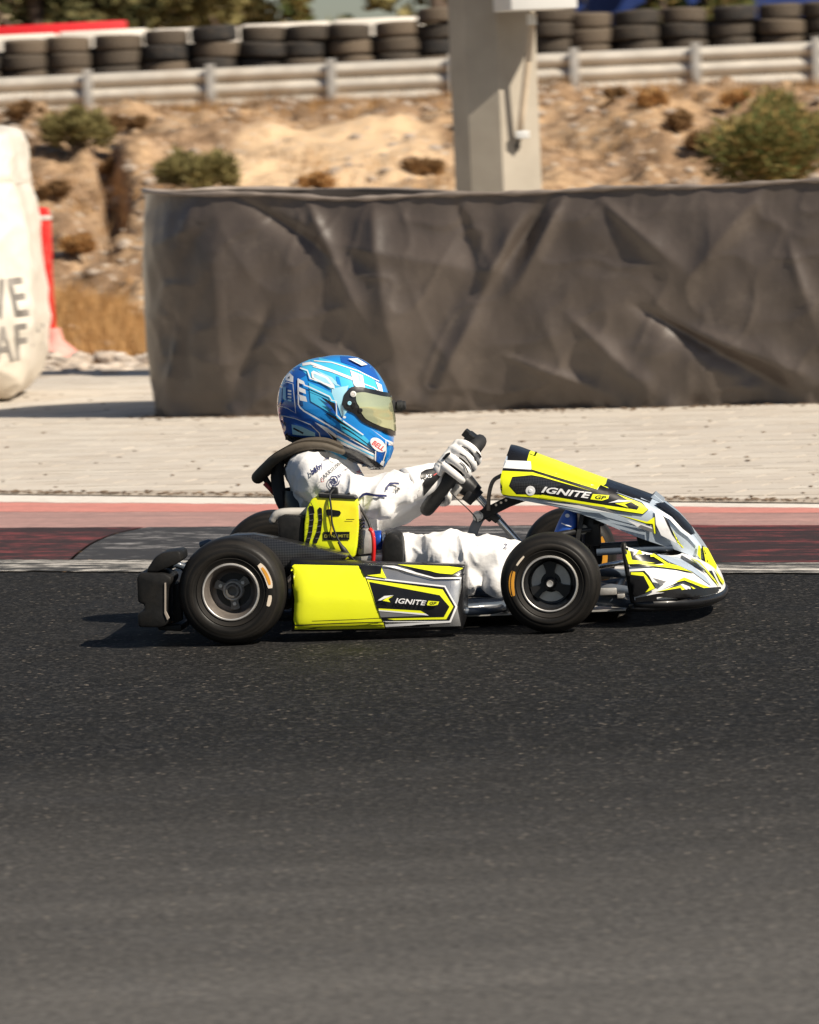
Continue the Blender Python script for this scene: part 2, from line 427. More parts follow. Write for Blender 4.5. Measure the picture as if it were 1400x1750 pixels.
# uneven strip of sand and debris where the paving meets the kerb
PL, PW, PH = .30, .15, .05
ang = math.atan2(BD.y, BD.x)*.55; ca, sa = math.cos(ang), math.sin(ang)
def paver_mesh():
    bm = bmesh.new(); bmesh.ops.create_cube(bm, size=1)
    for v in bm.verts: v.co = Vector((v.co.x*(PL-.008), v.co.y*(PW-.008), v.co.z*PH))
    bmesh.ops.delete(bm, geom=[f for f in bm.faces if f.normal.z < -.5], context='FACES')
    me = bpy.data.meshes.new('paver'); bm.to_mesh(me); bm.free(); me.materials.append(M['paver']); return me
pme = paver_mesh()
spots = []
o0 = cross(.5, 1.0)
for r in range(-60, 100):
    for k in range(-30, 30):
        lx = (k+(.5 if r % 2 else 0))*PL; ly = r*PW
        x = o0.x+lx*ca-ly*sa; y = o0.y+lx*sa+ly*ca
        # inside: behind the white line, before the stones, in sight
        tt = (x-BA.x)/BD.x; yb = BA.y+BD.y*tt
        if y < yb+.16 or y > 28.9-.18*x*.6: continue
        if abs(x) > .5+y*.092+.3: continue
        spots.append((x, y))
spots.sort(key=lambda q: q[1])
rng = random.Random(5)
pverts = [v.co.copy() for v in pme.vertices]; pfaces = [tuple(f.vertices) for f in pme.polygons]
far = MB()
used = 0
for (x, y) in spots:
    Mx = Matrix.Translation((x, y, -.008+rng.uniform(-.001, .001))) @ Matrix.Rotation(ang+rng.uniform(-.012, .012), 4, 'Z') @ Matrix.Rotation(rng.uniform(-.006, .006), 4, 'X') @ Matrix.Rotation(rng.uniform(-.004, .004), 4, 'Y')
    inside = abs((Vector((x, y, 0))-CAM).dot(rt)/((Vector((x, y, 0))-CAM).dot(fw))*FPX) < 715
    if used < 300 and inside:
        o = bpy.data.objects.new('paver', pme); col.objects.link(o); o.parent = pv; o.matrix_local = Mx; used += 1
    else: far.add([Mx @ q for q in pverts], pfaces)
o = far.build('pavers', M['paver_far'], pv, None); tag(o, kind='stuff')
# ================================================================= THINGS BEHIND THE TRACK
PZ = .017                                    # top of the paving
# ---- draped barrier: a closed wall of dark sheeting, open at the top
def tarp_material():
    m, t, p = newmat('dark_vinyl_sheet'); v = coords(t)
    n = noise(t, v, 1.6, 6, .6)
    c = ramp(t, n, [(.3, (.058, .046, .039)), (.7, (.108, .087, .073))])
    d = noise(t, v, 7, 6, .7); c = mix(t, ramp(t, d, [(.55, 0), (.8, .5)]), c, (.17, .14, .115))
    t.links.new(c, p.inputs['Base Color']); t.links.new(ramp(t, noise(t, v, 2.3, 4), [(.3, .30), (.7, .46)]), p.inputs['Roughness']); p.inputs['Specular IOR Level'].default_value = .6
    n0 = bump(t, p, noise(t, coords(t, (1.2, 1.2, .7)), 3.2, 7, .55), .25, .06); bump(t, p, noise(t, v, 160, 2), .15, .002, n0); return m
from mathutils import noise as mn
M['tarp'] = tarp_material()
M['tarp_hem'] = mat('pale_folded_hem', (.21, .175, .15), .6, var=.25, vs=9, bmp=.3, bs=30)
def drape_fold(s, z):
    """folds of the sheet: s along the wall, z height; metres outwards"""
    f = 0.0
    # (s0, z0, s1, z1, width, depth)
    for (s0, z0, s1, z1, wd, dp) in DF:
        dx, dz = s1-s0, z1-z0; L = math.hypot(dx, dz); tx, tz = dx/L, dz/L
        a = (s-s0)*tx+(z-z0)*tz; b = -(s-s0)*tz+(z-z0)*tx
        if a < -.15 or a > L+.15 or abs(b) > 4*wd: continue
        e = max(0, min(1, (a+.15)/.3))*max(0, min(1, (L+.15-a)/.3))
        wv = wd*(.5+1.0*min(1, max(0, a/L)))
        f += .78*dp*e*math.exp(-abs(b/wv)**1.4)
    return f
fold_px = [(520, 330, 640, 560, .05, .05), (420, 345, 560, 430, .035, -.05), (640, 350, 700, 700, .10, .06), (880, 400, 740, 700, .07, .085), (930, 350, 800, 560, .05, -.06),
           (960, 350, 900, 470, .03, .05), (1040, 350, 1160, 450, .045, .05), (1120, 540, 1330, 660, .05, -.07), (1180, 560, 1400, 650, .05, .06), (900, 620, 1020, 665, .03, .04),
           (1000, 560, 1130, 680, .06, .05), (300, 560, 270, 700, .04, .05), (340, 330, 300, 430, .04, .04), (560, 600, 680, 690, .06, .05), (690, 690, 740, 700, .05, .05),
           (1300, 330, 1180, 480, .06, .04), (450, 560, 380, 700, .06, -.05), (1360, 440, 1400, 560, .05, .04), (780, 340, 820, 480, .06, -.04), (600, 420, 860, 470, .07, .03)]
FA = at(402, 712, z=PZ); FB = at(1400, 689, z=PZ)
FD = (FB-FA); FD.z = 0; fl = FD.length; FD.normalize(); FN = Vector((FD.y, -FD.x, 0))      # FN looks at the track
def s_of(px, py):
    d = ray(px, py); q = FA-CAM; t = q.dot(FN)/d.dot(FN); h = CAM+d*t
    return (h-FA).dot(FD), h.z
DF = []
for (a, b, c, d, wd, dp) in fold_px:
    s0, z0 = s_of(a, b); s1, z1 = s_of(c, d); DF.append((s0, z0, s1, z1, wd, dp))
RB = .65                                      # radius of the rounded left end
ctr = FA-FN*RB
def wall_plan(s):
    """s from far right front (large) to 0, round the end, along the back; returns point, outward normal"""
    if s >= 0: return FA+FD*s, FN
    arc = math.pi*RB
    if s > -arc:
        a = -s/RB; n = FN*math.cos(a)-FD*math.sin(a); return ctr+n*RB, n
    return FA-FN*2*RB+FD*(-s-arc), -FN
def top_z(s):
    return float(np.interp(s, [-9, -3.7, -3.0, -2.2, -1.5, -.9, -.4, 0, .6, 1.2, 1.9, 2.6, 3.3, 6], [.98, .98, 1.03, 1.085, 1.11, 1.125, 1.11, 1.095, 1.05, 1.045, 1.045, 1.04, 1.045, 1.03]))
ss = list(np.arange(7.0, 4, -.06))+list(np.arange(4.0, 0, -.0125))+list(np.arange(0, -math.pi*RB, -.03))+list(np.arange(-math.pi*RB, -math.pi*RB-7, -.1))
NZ = 84
vs = []; fs = []; hem = []
SG, TG = np.meshgrid(np.array(ss), np.arange(NZ+1)/NZ, indexing='ij'); ZT = np.array([top_z(s) for s in ss])[:, None]; ZG = PZ-.03+(ZT-PZ+.03)*TG
NG = .05*(fbm(SG*2.1+4, ZG*1.7, 41, 3)-.5)+.03*(fbm(SG*5.5, ZG*3.6, 47, 2)-.5)
NG = NG+np.clip(1-ZG/.34, 0, 1)*(.075*(fbm(SG*4.5+2, ZG*5, 53, 3)-.5))+.007*((1-abs(2*fbm(SG*2.6+ZG*1.3, ZG*2.2-SG*.5, 57, 2)-1))**7-.3)+.008*((1-abs(2*vnoise(SG*6-ZG*3, ZG*5, 59)-1))**6-.2)
for i, s in enumerate(ss):
    q, n = wall_plan(s); zt = top_z(s)
    front = max(0, min(1, (s+.9)/.5))
    for k in range(NZ+1):
        tz = k/NZ; z = PZ-.03+(zt-PZ+.03)*tz
        d = drape_fold(s, z)*front if s > -.9 else 0
        d += float(NG[i, k])
        d += (.05 if s > 0 else .05*max(.15, 1+s*.9))*math.sin(math.pi*tz)-.02*(1-tz)**6
        if s < 0: d += .035*math.sin(s*9+z*2)*(1-tz)
        if tz > .9: d *= (1-tz)/.1*.8+.2
        p = q+n*d; vs.append((p.x, p.y, z))
    p = q+n*(.006); hem.append(Vector((p.x, p.y, zt+.004*math.sin(s*7))))
for i in range(len(ss)-1):
    for k in range(NZ):
        a = i*(NZ+1)+k; fs.append((a, a+1, a+NZ+2, a+NZ+1))
bar = root('draped_barrier', 'long dark grey sheeted barrier with folds and a rounded end, beside the paving', 'barrier', Matrix.Translation(FA))
mb = MB(); mb.add(vs, fs); sh = mb.build('sheet', M['tarp'], bar, 180)
mb = MB(); mb.tube(hem, [.011+.003*math.sin(i*.21)+.002*math.sin(i*.53) for i in range(len(hem))], 8); mb.build('hem', M['tarp_hem'], bar, 180)
mb = MB(); inner = []
for s in np.arange(6.6, -.3, -.3): inner.append(wall_plan(s)[0]-FN*.12)
pl = [FA-FN*.14+FD*6.8, FA-FN*.14-FD*.2, FA-FN*1.12-FD*.2, FA-FN*1.12+FD*6.8]
mb.add([(q.x, q.y, .86) for q in pl]+[(q.x, q.y, .05) for q in pl], [(0, 1, 2, 3), (0, 4, 5, 1), (1, 5, 6, 2), (2, 6, 7, 3)])
M['dark'] = mat('matt_black', (.018, .017, .017), .7, var=.3)
mb.build('core', M['dark'], bar, None)

# ---- white air cushion at the left
def bag_material():
    m, t, p = newmat('dusty_white_vinyl'); v = coords(t)
    n = noise(t, v, 2.2, 6, .6); c = ramp(t, n, [(.3, (.60, .55, .48)), (.65, (.72, .68, .61))])
    sx = t.nodes.new('ShaderNodeSeparateXYZ'); t.links.new(v, sx.inputs[0])
    n2 = noise(t, coords(t, (1, 1, .4)), 5, 5); h = mth(t, 'ADD', sx.outputs['Z'], mth(t, 'MULTIPLY', n2, .5))
    c = mix(t, ramp(t, h, [(.25, .55), (.75, 0)]), c, (.42, .33, .22))
    t.links.new(c, p.inputs['Base Color']); p.inputs['Roughness'].default_value = .45
    n0 = bump(t, p, noise(t, coords(t, (1, 1, .35)), 4.5, 4), .35, .05); bump(t, p, noise(t, v, 40, 3), .15, .004, n0); return m
M['bag'] = bag_material()
bo = Vector((-3.165, 26.8, PZ))
bag = root('air_cushion', 'big dusty white inflated safety cushion with dark printed letters', 'safety cushion', Matrix.Translation(bo))
rings = []
HX, HY = 1.20, .85
prof = [(0, .15, .12), (.04, .10, .08), (.12, .05, .03), (.25, .02, .01), (.42, 0, 0), (.62, 0, 0), (.82, .0, .0), (1.0, .02, .0), (1.13, .045, .01), (1.165, .068, .03), (1.19, .058, .02), (1.30, .075, .02), (1.40, .085, .03), (1.445, .10, .05), (1.465, .15, .14)]
for (z, ix, iy) in prof:
    hx, hy = HX-ix, HY-iy; r = min(.34, hx, hy); ring = []
    for q, (sx_, sy_) in enumerate(((1, -1), (1, 1), (-1, 1), (-1, -1))):
        for k in range(13):
            a = math.radians(-90+q*90+k*7.5)
            ring.append(Vector((sx_*(hx-r)+r*math.cos(a), sy_*(hy-r)+r*math.sin(a), z*1.0+.008*math.sin(5*a+z*9))))
    rings.append(ring)
mb = MB(Matrix.Translation(bo)); mb.loft(rings)
bagm = mb.build('cover', M['bag'], bag, 60)
sm = bagm.modifiers.new('s', 'SUBSURF'); sm.levels = 3; sm.render_levels = 3; bake(bagm, 0)
_n = [v.normal.copy() for v in bagm.data.vertices]
for v, n_ in zip(bagm.data.vertices, _n):        # slack and wrinkles in the cover
    q = v.co; a = 1-abs(mn.noise(Vector((q.x*2.2+q.z, q.y*2.2, q.z*4.5)))); b = 1-abs(mn.noise(Vector((q.x*5-q.z*2, q.y*5, q.z*9))))
    v.co = q+n_*(.015*(a**5-.3)+.006*(b**6-.2)+.02*mn.noise(q*1.7))
shade(bagm.data, 180)
ring = [v*1.004 for v in rings[9]]
mb = MB(Matrix.Translation(bo)); mb.tube([Vector((v.x, v.y, rings[9][0].z)) for v in ring[::2]], .006, 6, closed=True); mb.build('seam', M['bag'], bag, 180)

# ---- red strap post beside the cushion
M['red'] = mat('red_plastic', (.68, .02, .015), .45, var=.15, dirt=(.55, .25, .2), dirt_amt=.5)
M['pink'] = mat('faded_red_cloth', (.66, .30, .26), .85, var=.25, vs=9, bmp=.4, bs=25)
rp = at(91, 612, z=.0); rp.z = .0
rpost = root('marker_post', 'narrow red marker post with a pale band, beside the white cushion', 'post', Matrix.Translation(rp))
pt = at(90, 352, y=rp.y)
mb = MB(Matrix.Translation(rp)); hh = pt.z
mb.prism([(-.045, .0), (.03, .0), (.022, hh*.55), (.03, hh*.92), (.012, hh*.99), (-.05, hh)], -.02, .02, bev=.005); mb.build('pole', M['red'], rpost)
mb = MB(Matrix.Translation(rp)); mb.box((-.01, 0, hh*.925), (.085, .046, .035), bev=.004); mb.build('band', mat('white_tape', (.7, .6, .55), .5), rpost)
mb = MB(Matrix.Translation(rp)); rings = []
for (z, r) in ((0, .14), (.03, .135), (.07, .10), (.12, .055), (.20, .042)):
    rings.append([Vector((r*math.cos(a)*(1.15+.25*math.sin(3*a)), r*math.sin(a), z)) for a in np.linspace(0, 2*math.pi, 20, endpoint=False)])
mb.loft(rings); mb.build('foot', M['pink'], rpost)

# ---- many-sided column with a cabinet and a conduit
M['colm'] = mat('painted_column', (.36, .32, .262), .75, var=.1, vs=4, bmp=.15, bs=40, dirt=(.30, .25, .19), dirt_amt=.4)
cy = 27.6; e = [at(x, 322, y=cy) for x in (779, 806, 860, 926)]
cx = (e[0].x+e[3].x)/2; cb = Vector((cx, cy, 0))
clm = root('column', 'tall beige many-sided column rising behind the dark barrier', 'column', Matrix.Translation(cb))
xo = [q.x-cx for q in e]; Rc = (xo[3]-xo[0])/2
plan = [(xo[0], .12), (xo[1], -.07), (xo[2], -.155), (xo[3], -.03), (xo[3]-.03, .20), (xo[2], .34), (xo[1], .33)]
mb = MB(Matrix.Translation(cb)); mb.loft([[Vector((x, y, z)) for x, y in plan] for z in (-.02, 1.0, 2.0, 3.0, 4.4)]); mb.build('shaft', M['colm'], clm, 20, True)
M['cab'] = mat('white_cabinet_paint', (.60, .60, .585), .5, var=.06, vs=3)
b0 = at(866, 22, y=cy-.42); b1 = at(984, 15, y=cy-.42)
mb = MB(); mb.box(((b0.x+b1.x)/2-.03, cy-.36, b0.z+.40), ((b1.x-b0.x)*1.02, .30, .78), Matrix.Rotation(.32, 3, 'Z'), bev=.008)
mb.build('cabinet', M['cab'], clm)
M['pipe'] = mat('pale_conduit', (.52, .42, .31), .6, var=.1)
p0 = at(912, 22, y=cy-.24); p1 = at(903, 100, y=cy-.23); p2 = at(889, 226, y=cy-.16)
mb = MB(); mb.tube([p0, p1, p2], .019, 12, sub=4); mb.build('conduit', M['pipe'], clm, 180)
q = at(893, 230, y=cy-.16); mb = MB(); mb.box(q, (.075, .06, .045), bev=.006); mb.build('clamp', M['cab'], clm)
q = at(909, 33, y=cy-.24); mb = MB(); mb.tube([q+Vector((0, 0, .03)), q-Vector((0, 0, .03))], .026, 12); mb.build('coupling', M['cab'], clm, 60)
q = at(884, 250, y=cy-.14); mb = MB(); mb.tube([q+Vector((.02, .0, .05)), q, q-Vector((.0, 0, .03))], [.008, .012, .004], 8); mb.build('cable_end', M['dark'], clm, 60)

# ---- guard rail
M['galv'] = mat('galvanised_steel', (.52, .48, .42), .5, metal=.35, var=.12, vs=3, dirt=(.36, .28, .2), dirt_amt=.4)
M['galv_post'] = mat('galvanised_post', (.42, .41, .39), .55, metal=.35, var=.15, vs=6)
GY = 62.5
g0 = at(700, 172, y=GY); gz = g0.z
rail = root('guardrail', 'long galvanised steel guardrail with ribbed beam along the bank top', 'guardrail', Matrix.Translation((0, GY, gz)))
zs_ = np.linspace(0, .57, 61)
def beam_prof(z): return .075*abs(math.sin(math.pi*z/.19))**.7-.03
slope = .001
mb = MB(); rr_ = []
for x in (-14, -9, -4.5, 0, 4.5, 9, 14):
    rr_.append([Vector((x, GY+.10-beam_prof(z), gz-.045+z+x*slope)) for z in zs_])
mb.loft(rr_, closed=False, cap=False); mb.build('beam', M['galv'], rail, 60)
for px in [-56-207*k for k in range(5, 0, -1)]+[-56, 151, 361, 568, 776, 984, 1192, 1399]+[1399+207*k for k in range(1, 6)]:
    q = at(px, 150, y=GY)
    mb = MB(); mb.box((q.x, GY-.02, gz+.16+q.x*slope), (.105, .02, .84), bev=.004)
    mb.box((q.x, GY+.03, gz+.16+q.x*slope), (.02, .1, .84)); mb.build('post', M['galv_post'], rail, None)

# ---- tyre stacks
def tyre_mat(name, c):
    m, t, p = newmat(name)
    r = t.nodes.new('ShaderNodeObjectInfo').outputs['Random']; v = coords(t)
    cc = ramp(t, r, [(0, (.016, .015, .015)), (.35, (.042, .034, .026)), (.7, (.078, .060, .043)), (1, (.13, .098, .068))])
    cc = mix(t, ramp(t, noise(t, v, 7, 5, .6), [(.45, 0), (.75, .5)]), cc, (.12, .09, .062))
    t.links.new(cc, p.inputs['Base Color']); p.inputs['Roughness'].default_value = .85
    bump(t, p, noise(t, v, 30, 3), .3, .01); return m
M['tyre_old'] = tyre_mat('dusty_old_tyre', 0)
tp = [(.20, .105), (.235, .10), (.275, .098), (.298, .075), (.302, .045), (.296, .037), (.302, .03), (.303, 0), (.302, -.03), (.296, -.037), (.302, -.045), (.298, -.075), (.275, -.098), (.235, -.10), (.20, -.105), (.185, -.09), (.25, -.07), (.265, 0), (.25, .07), (.185, .09), (.20, .105)]
mb = MB(); mb.lathe(tp, (0, 0, 0), (0, 0, 1), 32); t0 = mb.build('stacked_tyre', M['tyre_old'], None, 35)
ORD = ['first', 'second', 'third', 'fourth', 'fifth', 'sixth', 'seventh', 'eighth', 'ninth', 'tenth', 'eleventh', 'twelfth']
LAY = ['bottom', 'lower middle', 'upper middle', 'top']
left_px = [-40, 42, 122, 204, 288, 369, 447, 524, 603, 683, 752]; right_px = [944, 1010, 1090, 1173, 1255, 1336, 1417]
TY = 64.3; first = True; rg = random.Random(3)
extra = {447: .02, 288: .03, 369: .05, 752: .15, 944: .10}
for side, lst in (('left of', left_px), ('right of', right_px)):
    for n, px in enumerate(lst):
        for k in range(4):
            q = at(px, 110, y=TY)
            o = t0 if first else t0.copy()
            if not first: col.objects.link(o)
            first = False
            base = 2.185 + (.004*q.x)
            dz = .203
            o.location = (q.x+rg.uniform(-.04, .04), TY+rg.uniform(-.05, .05), base+.105+k*dz+extra.get(px, 0))
            o.rotation_euler = (rg.uniform(-.05, .05), rg.uniform(-.05, .05), rg.uniform(0, 6)); o.scale = (rg.uniform(.94, 1.07),)*2+(rg.uniform(.93, 1.0),)
            nn = len(lst)-1-n if side == 'left of' else n
            tag(o, '%s tyre of the %s stack %s the beige column, behind the guardrail' % (LAY[k], ORD[nn], side), 'tyre', 'tyres stacked behind the guardrail')
# the stacks stand on a low concrete plinth
mb = MB(); mb.box((0, TY, 2.02), (12.5, .75, .20), Matrix.Rotation(-.012, 3, 'Y')); o = mb.build('plinth', mat('grey_concrete', (.22, .19, .16), .9, var=.2, vs=2), None, None)
tag(o, 'low dusty concrete plinth under the tyre stacks', 'plinth')
for (px, k) in ((752, 4), (683, 4), (944, 4), (1336, 4)):
    pass
mb = MB(); mb.box((0, TY+.33, 2.48), (11.4, .03, .72)); o = mb.build('gap_dark_sheet', M['dark'], None, None); tag(o, 'added black sheet darkening the gaps between the tyre stacks', 'sheet')  # added backing, stands in for the darkness in the gaps between stacks
# ---- white wall with a red coping behind the stacks
M['wwall'] = mat('white_wall_paint', (.74, .68, .60), .7, var=.1, vs=1.5, bmp=.2, bs=8)
w0 = at(-60, 55, y=65.3); w1 = at(720, 33, y=65.3)
wl = root('white_block_wall', 'low white wall behind the tyre stacks left of the column', 'wall', Matrix.Translation((w0.x, 65.3, 2.05)))
x = w0.x; i = 0
while x < w1.x:
    L = 1.22; zt = at(700, 29, y=65.3).z+.012*math.sin(i*2.1)+.006*x*0
    mb = MB(); mb.box((x+L/2, 65.55, (2.0+zt)/2), (L-.02, .4, zt-2.0), bev=.05); mb.build('wall_block', M['wwall'], wl, 40); x += L; i += 1
r0 = at(-40, 54, y=66.1); r1 = at(216, 36, y=66.1)
mb = MB(); mb.box(((r0.x+r1.x)/2, 66.1, r1.z-.22), (r1.x-r0.x, .08, .46), Matrix.Rotation(-.006, 3, 'Y'), bev=.02)
o = mb.build('red_board', mat('bright_red_paint', (.62, .015, .02), .5, var=.1), None); tag(o, 'long bright red board above the white wall at the left edge', 'board')
# ---- dark blue hoarding at the right
h0 = at(925, 14, y=66.6); h1 = at(1440, 8, y=66.6)
M['blue_h'] = mat('dark_blue_sheet', (.012, .035, .16), .5, var=.15, vs=2)
hb = root('blue_hoarding', 'dark blue hoarding behind the tyre stacks right of the column', 'hoarding', Matrix.Translation((h0.x, 66.6, 2.1)))
x = h0.x-.6
while x < h1.x+1:
    mb = MB(); mb.box((x+.6, 66.7, 3.1), (1.185, .06, 2.1), bev=.006); mb.build('panel', M['blue_h'], hb, None); x += 1.2

# ---- houses far behind
def house(name, label, px0, px1, y, zr, cwall, croof, npane=3):
    a = at(px0, 0, y=y); b = at(px1, 0, y=y); wd = b.x-a.x; c = Vector(((a.x+b.x)/2, y, 2.1))
    r = root(name, label, 'building', Matrix.Translation(c)); F = Matrix.Translation(c)
    mb = MB(F); mb.box((0, 2, zr/2), (wd, 4, zr)); mb.build('wall', cwall, r, None)
    mb = MB(F); mb.prism([(-wd/2-.25, zr), (wd/2+.25, zr), (wd/2-.2, zr+.9), (-wd/2+.2, zr+.9)], -.35, 4.35); mb.build('roof', croof, r, None)
    for i in range(npane):
        xx = -wd/2+wd*(i+.5)/npane
        mb = MB(F); mb.box((xx, -.02, zr*.55), (wd/npane*.42, .06, zr*.35)); f_ = mb.build('window', mat('window_frame_grey', (.3, .3, .3), .5), r, None)
        mb = MB(F); mb.box((xx, -.05, zr*.55), (wd/npane*.36, .02, zr*.3)); mb.build('pane', mat('dark_pane', (.03, .035, .04), .1), f_, None)
    return r
M['cream'] = mat('cream_render', (.62, .50, .36), .9, var=.1, vs=1)
M['rooft'] = mat('pale_roof', (.55, .50, .44), .8, var=.1, vs=1); M['greyr'] = mat('grey_sheet_roof', (.16, .165, .18), .6, var=.1, vs=1)
house('house', 'cream house glimpsed between trees at the far left', -160, 120, 101, 2.9, M['cream'], M['rooft'])
house('house', 'cream house with pale roof glimpsed behind the third tree', 260, 372, 103, 2.7, M['cream'], M['rooft'])
house('shed', 'low grey roofed shed behind the white wall beside the column', 540, 735, 90, .62, mat('white_shed', (.6, .55, .5), .8), M['greyr'], 2)
house('house', 'cream house glimpsed above the blue hoarding', 1090, 1330, 104, 3.2, M['cream'], M['rooft'])

# ---- vegetation
def leaf_mat(name, c1, c2, c3):
    m, t, p = newmat(name); r = t.nodes.new('ShaderNodeNewGeometry').outputs['Random Per Island']
    c = ramp(t, r, [(0, c1), (.5, c2), (1, c3)]); t.links.new(c, p.inputs['Base Color'])
    p.inputs['Roughness'].default_value = .75; p.inputs['Specular IOR Level'].default_value = .2
    tr = t.nodes.new('ShaderNodeBsdfTranslucent'); t.links.new(c, tr.inputs['Color'])
    mx = t.nodes.new('ShaderNodeMixShader'); mx.inputs[0].default_value = .25
    t.links.new(p.outputs[0], mx.inputs[1]); t.links.new(tr.outputs[0], mx.inputs[2]); t.links.new(mx.outputs[0], t.nodes['Material Output'].inputs['Surface']); return m
M['leaf_dark'] = leaf_mat('dark_foliage', (.045, .05, .02), (.095, .09, .036), (.19, .165, .07))
M['leaf_olive'] = leaf_mat('olive_foliage', (.12, .11, .04), (.22, .19, .075), (.33, .28, .12))
M['leaf_green'] = leaf_mat('scrub_foliage', (.09, .13, .04), (.20, .19, .065), (.36, .23, .085))
M['leaf_dry'] = leaf_mat('dry_twigs', (.13, .07, .03), (.22, .125, .055), (.34, .21, .10))
M['straw'] = leaf_mat('straw', (.34, .175, .065), (.46, .26, .10), (.58, .37, .17))
M['bark'] = mat('bark', (.10, .07, .05), .9, var=.3, vs=5, bmp=.5, bs=12, bd=.02)
def leaf_cloud(n, centers, size, rg, blade=False):
    """n leaf faces gathered on clumps; centers: (pos, radius)"""
    wts = [c[1]**2 for c in centers]; tot = sum(wts); vs = []; fs = []
    for (c, r), wt in zip(centers, wts):
        for _ in range(int(n*wt/tot)):
            d = Vector((rg.gauss(0, 1), rg.gauss(0, 1), rg.gauss(0, 1)))
            if d.length < 1e-3: continue
            d.normalize(); rr = r*(rg.random()**.4)*(1+.25*rg.gauss(0, .5)); q = c+Vector((d.x*rr, d.y*rr, d.z*rr))
            s = size*rg.uniform(.5, 1.3)
            if blade: u = (d+Vector((rg.gauss(0, .4), rg.gauss(0, .4), .7))).normalized(); wdt = .16
            else: u = Vector((rg.gauss(0, 1), rg.gauss(0, 1), rg.gauss(0, 1))).normalized(); wdt = .45
            v = u.orthogonal().normalized(); v = (Matrix.Rotation(rg.uniform(0, 6.28), 3, u) @ v)
            b = len(vs); vs += [q-u*s*.5, q+v*s*wdt, q+u*s*.5, q-v*s*wdt]; fs.append((b, b+1, b+2, b+3))
    return vs, fs
def bush(label, px, py, wpx, hpx, m, n=2600, seed=0, cat='bush', group='shrubs on the bank', y0=29.5, name='shrub', size=.075):
    rg = random.Random(seed); g = ground_at(px, py, y0); s = FPX/(g.y); W = wpx/s/2; H = hpx/s
    r = root(name, label, cat, Matrix.Translation(g), group); F = Matrix.Translation(g)
    cs = []
    for i in range(11):
        a = rg.uniform(0, 6.28); q = rg.random()**.6
        cs.append((Vector((math.cos(a)*W*.72*q, math.sin(a)*W*.6*q, H*(.25+.5*rg.random()*(1-.5*q)))), H*rg.uniform(.2, .34)))
    mb = MB(F); vs, fs = leaf_cloud(n, cs, size, rg, True); mb.add(vs, fs); mb.build('crown', m, r, None)
    mb = MB(F)
    for i in range(7):
        c = cs[i][0]; mb.tube([(0, 0, -.05), (c.x*.4, c.y*.4, c.z*.5), c], [.018, .012, .005], 5, sub=2)
    mb.build('stem', M['bark'], r, 180); return r
bush('olive green shrub on the slope behind the white cushion', 128, 262, 150, 88, M['leaf_olive'], 4200, 1)
bush('rounded dark olive shrub peeping over the left end of the barrier', 342, 330, 160, 92, M['leaf_olive'], 4600, 2)
bush('large green and rust shrub at the right edge above the barrier', 1338, 332, 300, 190, M['leaf_green'], 13000, 3)
bush('pale dry tuft beside the red post', 130, 446, 80, 45, M['straw'], 1600, 4, size=.07)
bush('rusty dry shrub on the slope left of the right hand bush', 1163, 224, 66, 36, M['leaf_dry'], 1300, 5)
bush('brown dry shrub low on the slope touching the right hand bush', 1205, 262, 90, 40, M['leaf_dry'], 1500, 6)
bush('straw coloured shrub under the guardrail right of the column', 1120, 186, 86, 36, M['straw'], 1300, 7)
bush('orange tipped dry shrub under the guardrail beside the column', 1050, 172, 60, 24, M['leaf_dry'], 900, 8)
bush('dry shrub under the guardrail at the far right', 1260, 184, 76, 34, M['straw'], 1200, 9)
bush('brown shrub under the guardrail at the far left', 40, 206, 90, 34, M['leaf_dry'], 1300, 10)
bush('brown shrub on the slope right of the first guardrail post', 215, 232, 70, 44, M['leaf_dry'], 1300, 11)
bush('low dry shrub on the slope left of the column', 720, 300, 90, 40, M['leaf_dry'], 1300, 12)
bush('straw tuft peeping over the barrier near its middle', 540, 325, 70, 36, M['straw'], 1100, 13)
bush('dry shrub low on the slope beside the gully', 95, 345, 70, 36, M['leaf_dry'], 1000, 14)
bush('small brown shrub above the gully', 190, 300, 50, 30, M['leaf_dry'], 900, 15)
rg0 = random.Random(99)
# loose dry grass: nobody could count it
rg = random.Random(12); vs = []; fs = []
def blade(q, h, lean):
    b = len(vs); a = rg.uniform(0, 6.28); wv = Vector((math.cos(a), math.sin(a), 0))*.006
    tip = q+Vector((rg.gauss(0, lean), rg.gauss(0, lean), h))
    vs.extend([q-wv, q+wv, tip]); fs.append((b, b+1, b+2))
rn = np.random.default_rng(12)
def sow(n, xr, yr, fx, fy, sd_, thr, h0, h1, dk=0.0):
    Y_ = rn.uniform(*yr, n); X_ = rn.uniform(*xr, n); D_ = fbm(X_*fx[0]+fx[1], Y_*fy, sd_, 3); H_ = hgt(X_, Y_)
    for x, y, d, z in zip(X_, Y_, D_, H_):
        if d < thr+max(0, (y-36)*dk): continue
        blade(Vector((x, y, z-.01)), rg.uniform(h0, h1)*(.5+d), .06)
sow(26000, (-3.8, .1), (32.0, 38), (1.1, 0), .8, 61, .45, .05, .19, .05)
sow(9000, (-6, 6), (56, 62.2), (1.6, 9), .7, 71, .54, .06, .26)
sow(9000, (-5, 5), (42, 56), (1.3, 5), .9, 81, .60, .05, .2)
straw_vs, straw_fs = vs, fs; vs = []; fs = []
sow(16000, (-6, 6), (54, 62.2), (1.2, 3), .5, 171, .50, .05, .24)
sow(9000, (-4, 5), (38, 54), (1.0, 7), .6, 181, .58, .04, .17)
mb = MB(); mb.add(vs, fs); o = mb.build('brown_scrub', M['leaf_dry'], None, None); tag(o, 'low brown dead scrub scattered over the bank', 'scrub', kind='stuff'); vs, fs = straw_vs, straw_fs
mb = MB(); mb.add(vs, fs); o = mb.build('dry_grass', M['straw'], None, None); tag(o, 'dry straw coloured grass on the bank', 'grass', kind='stuff')
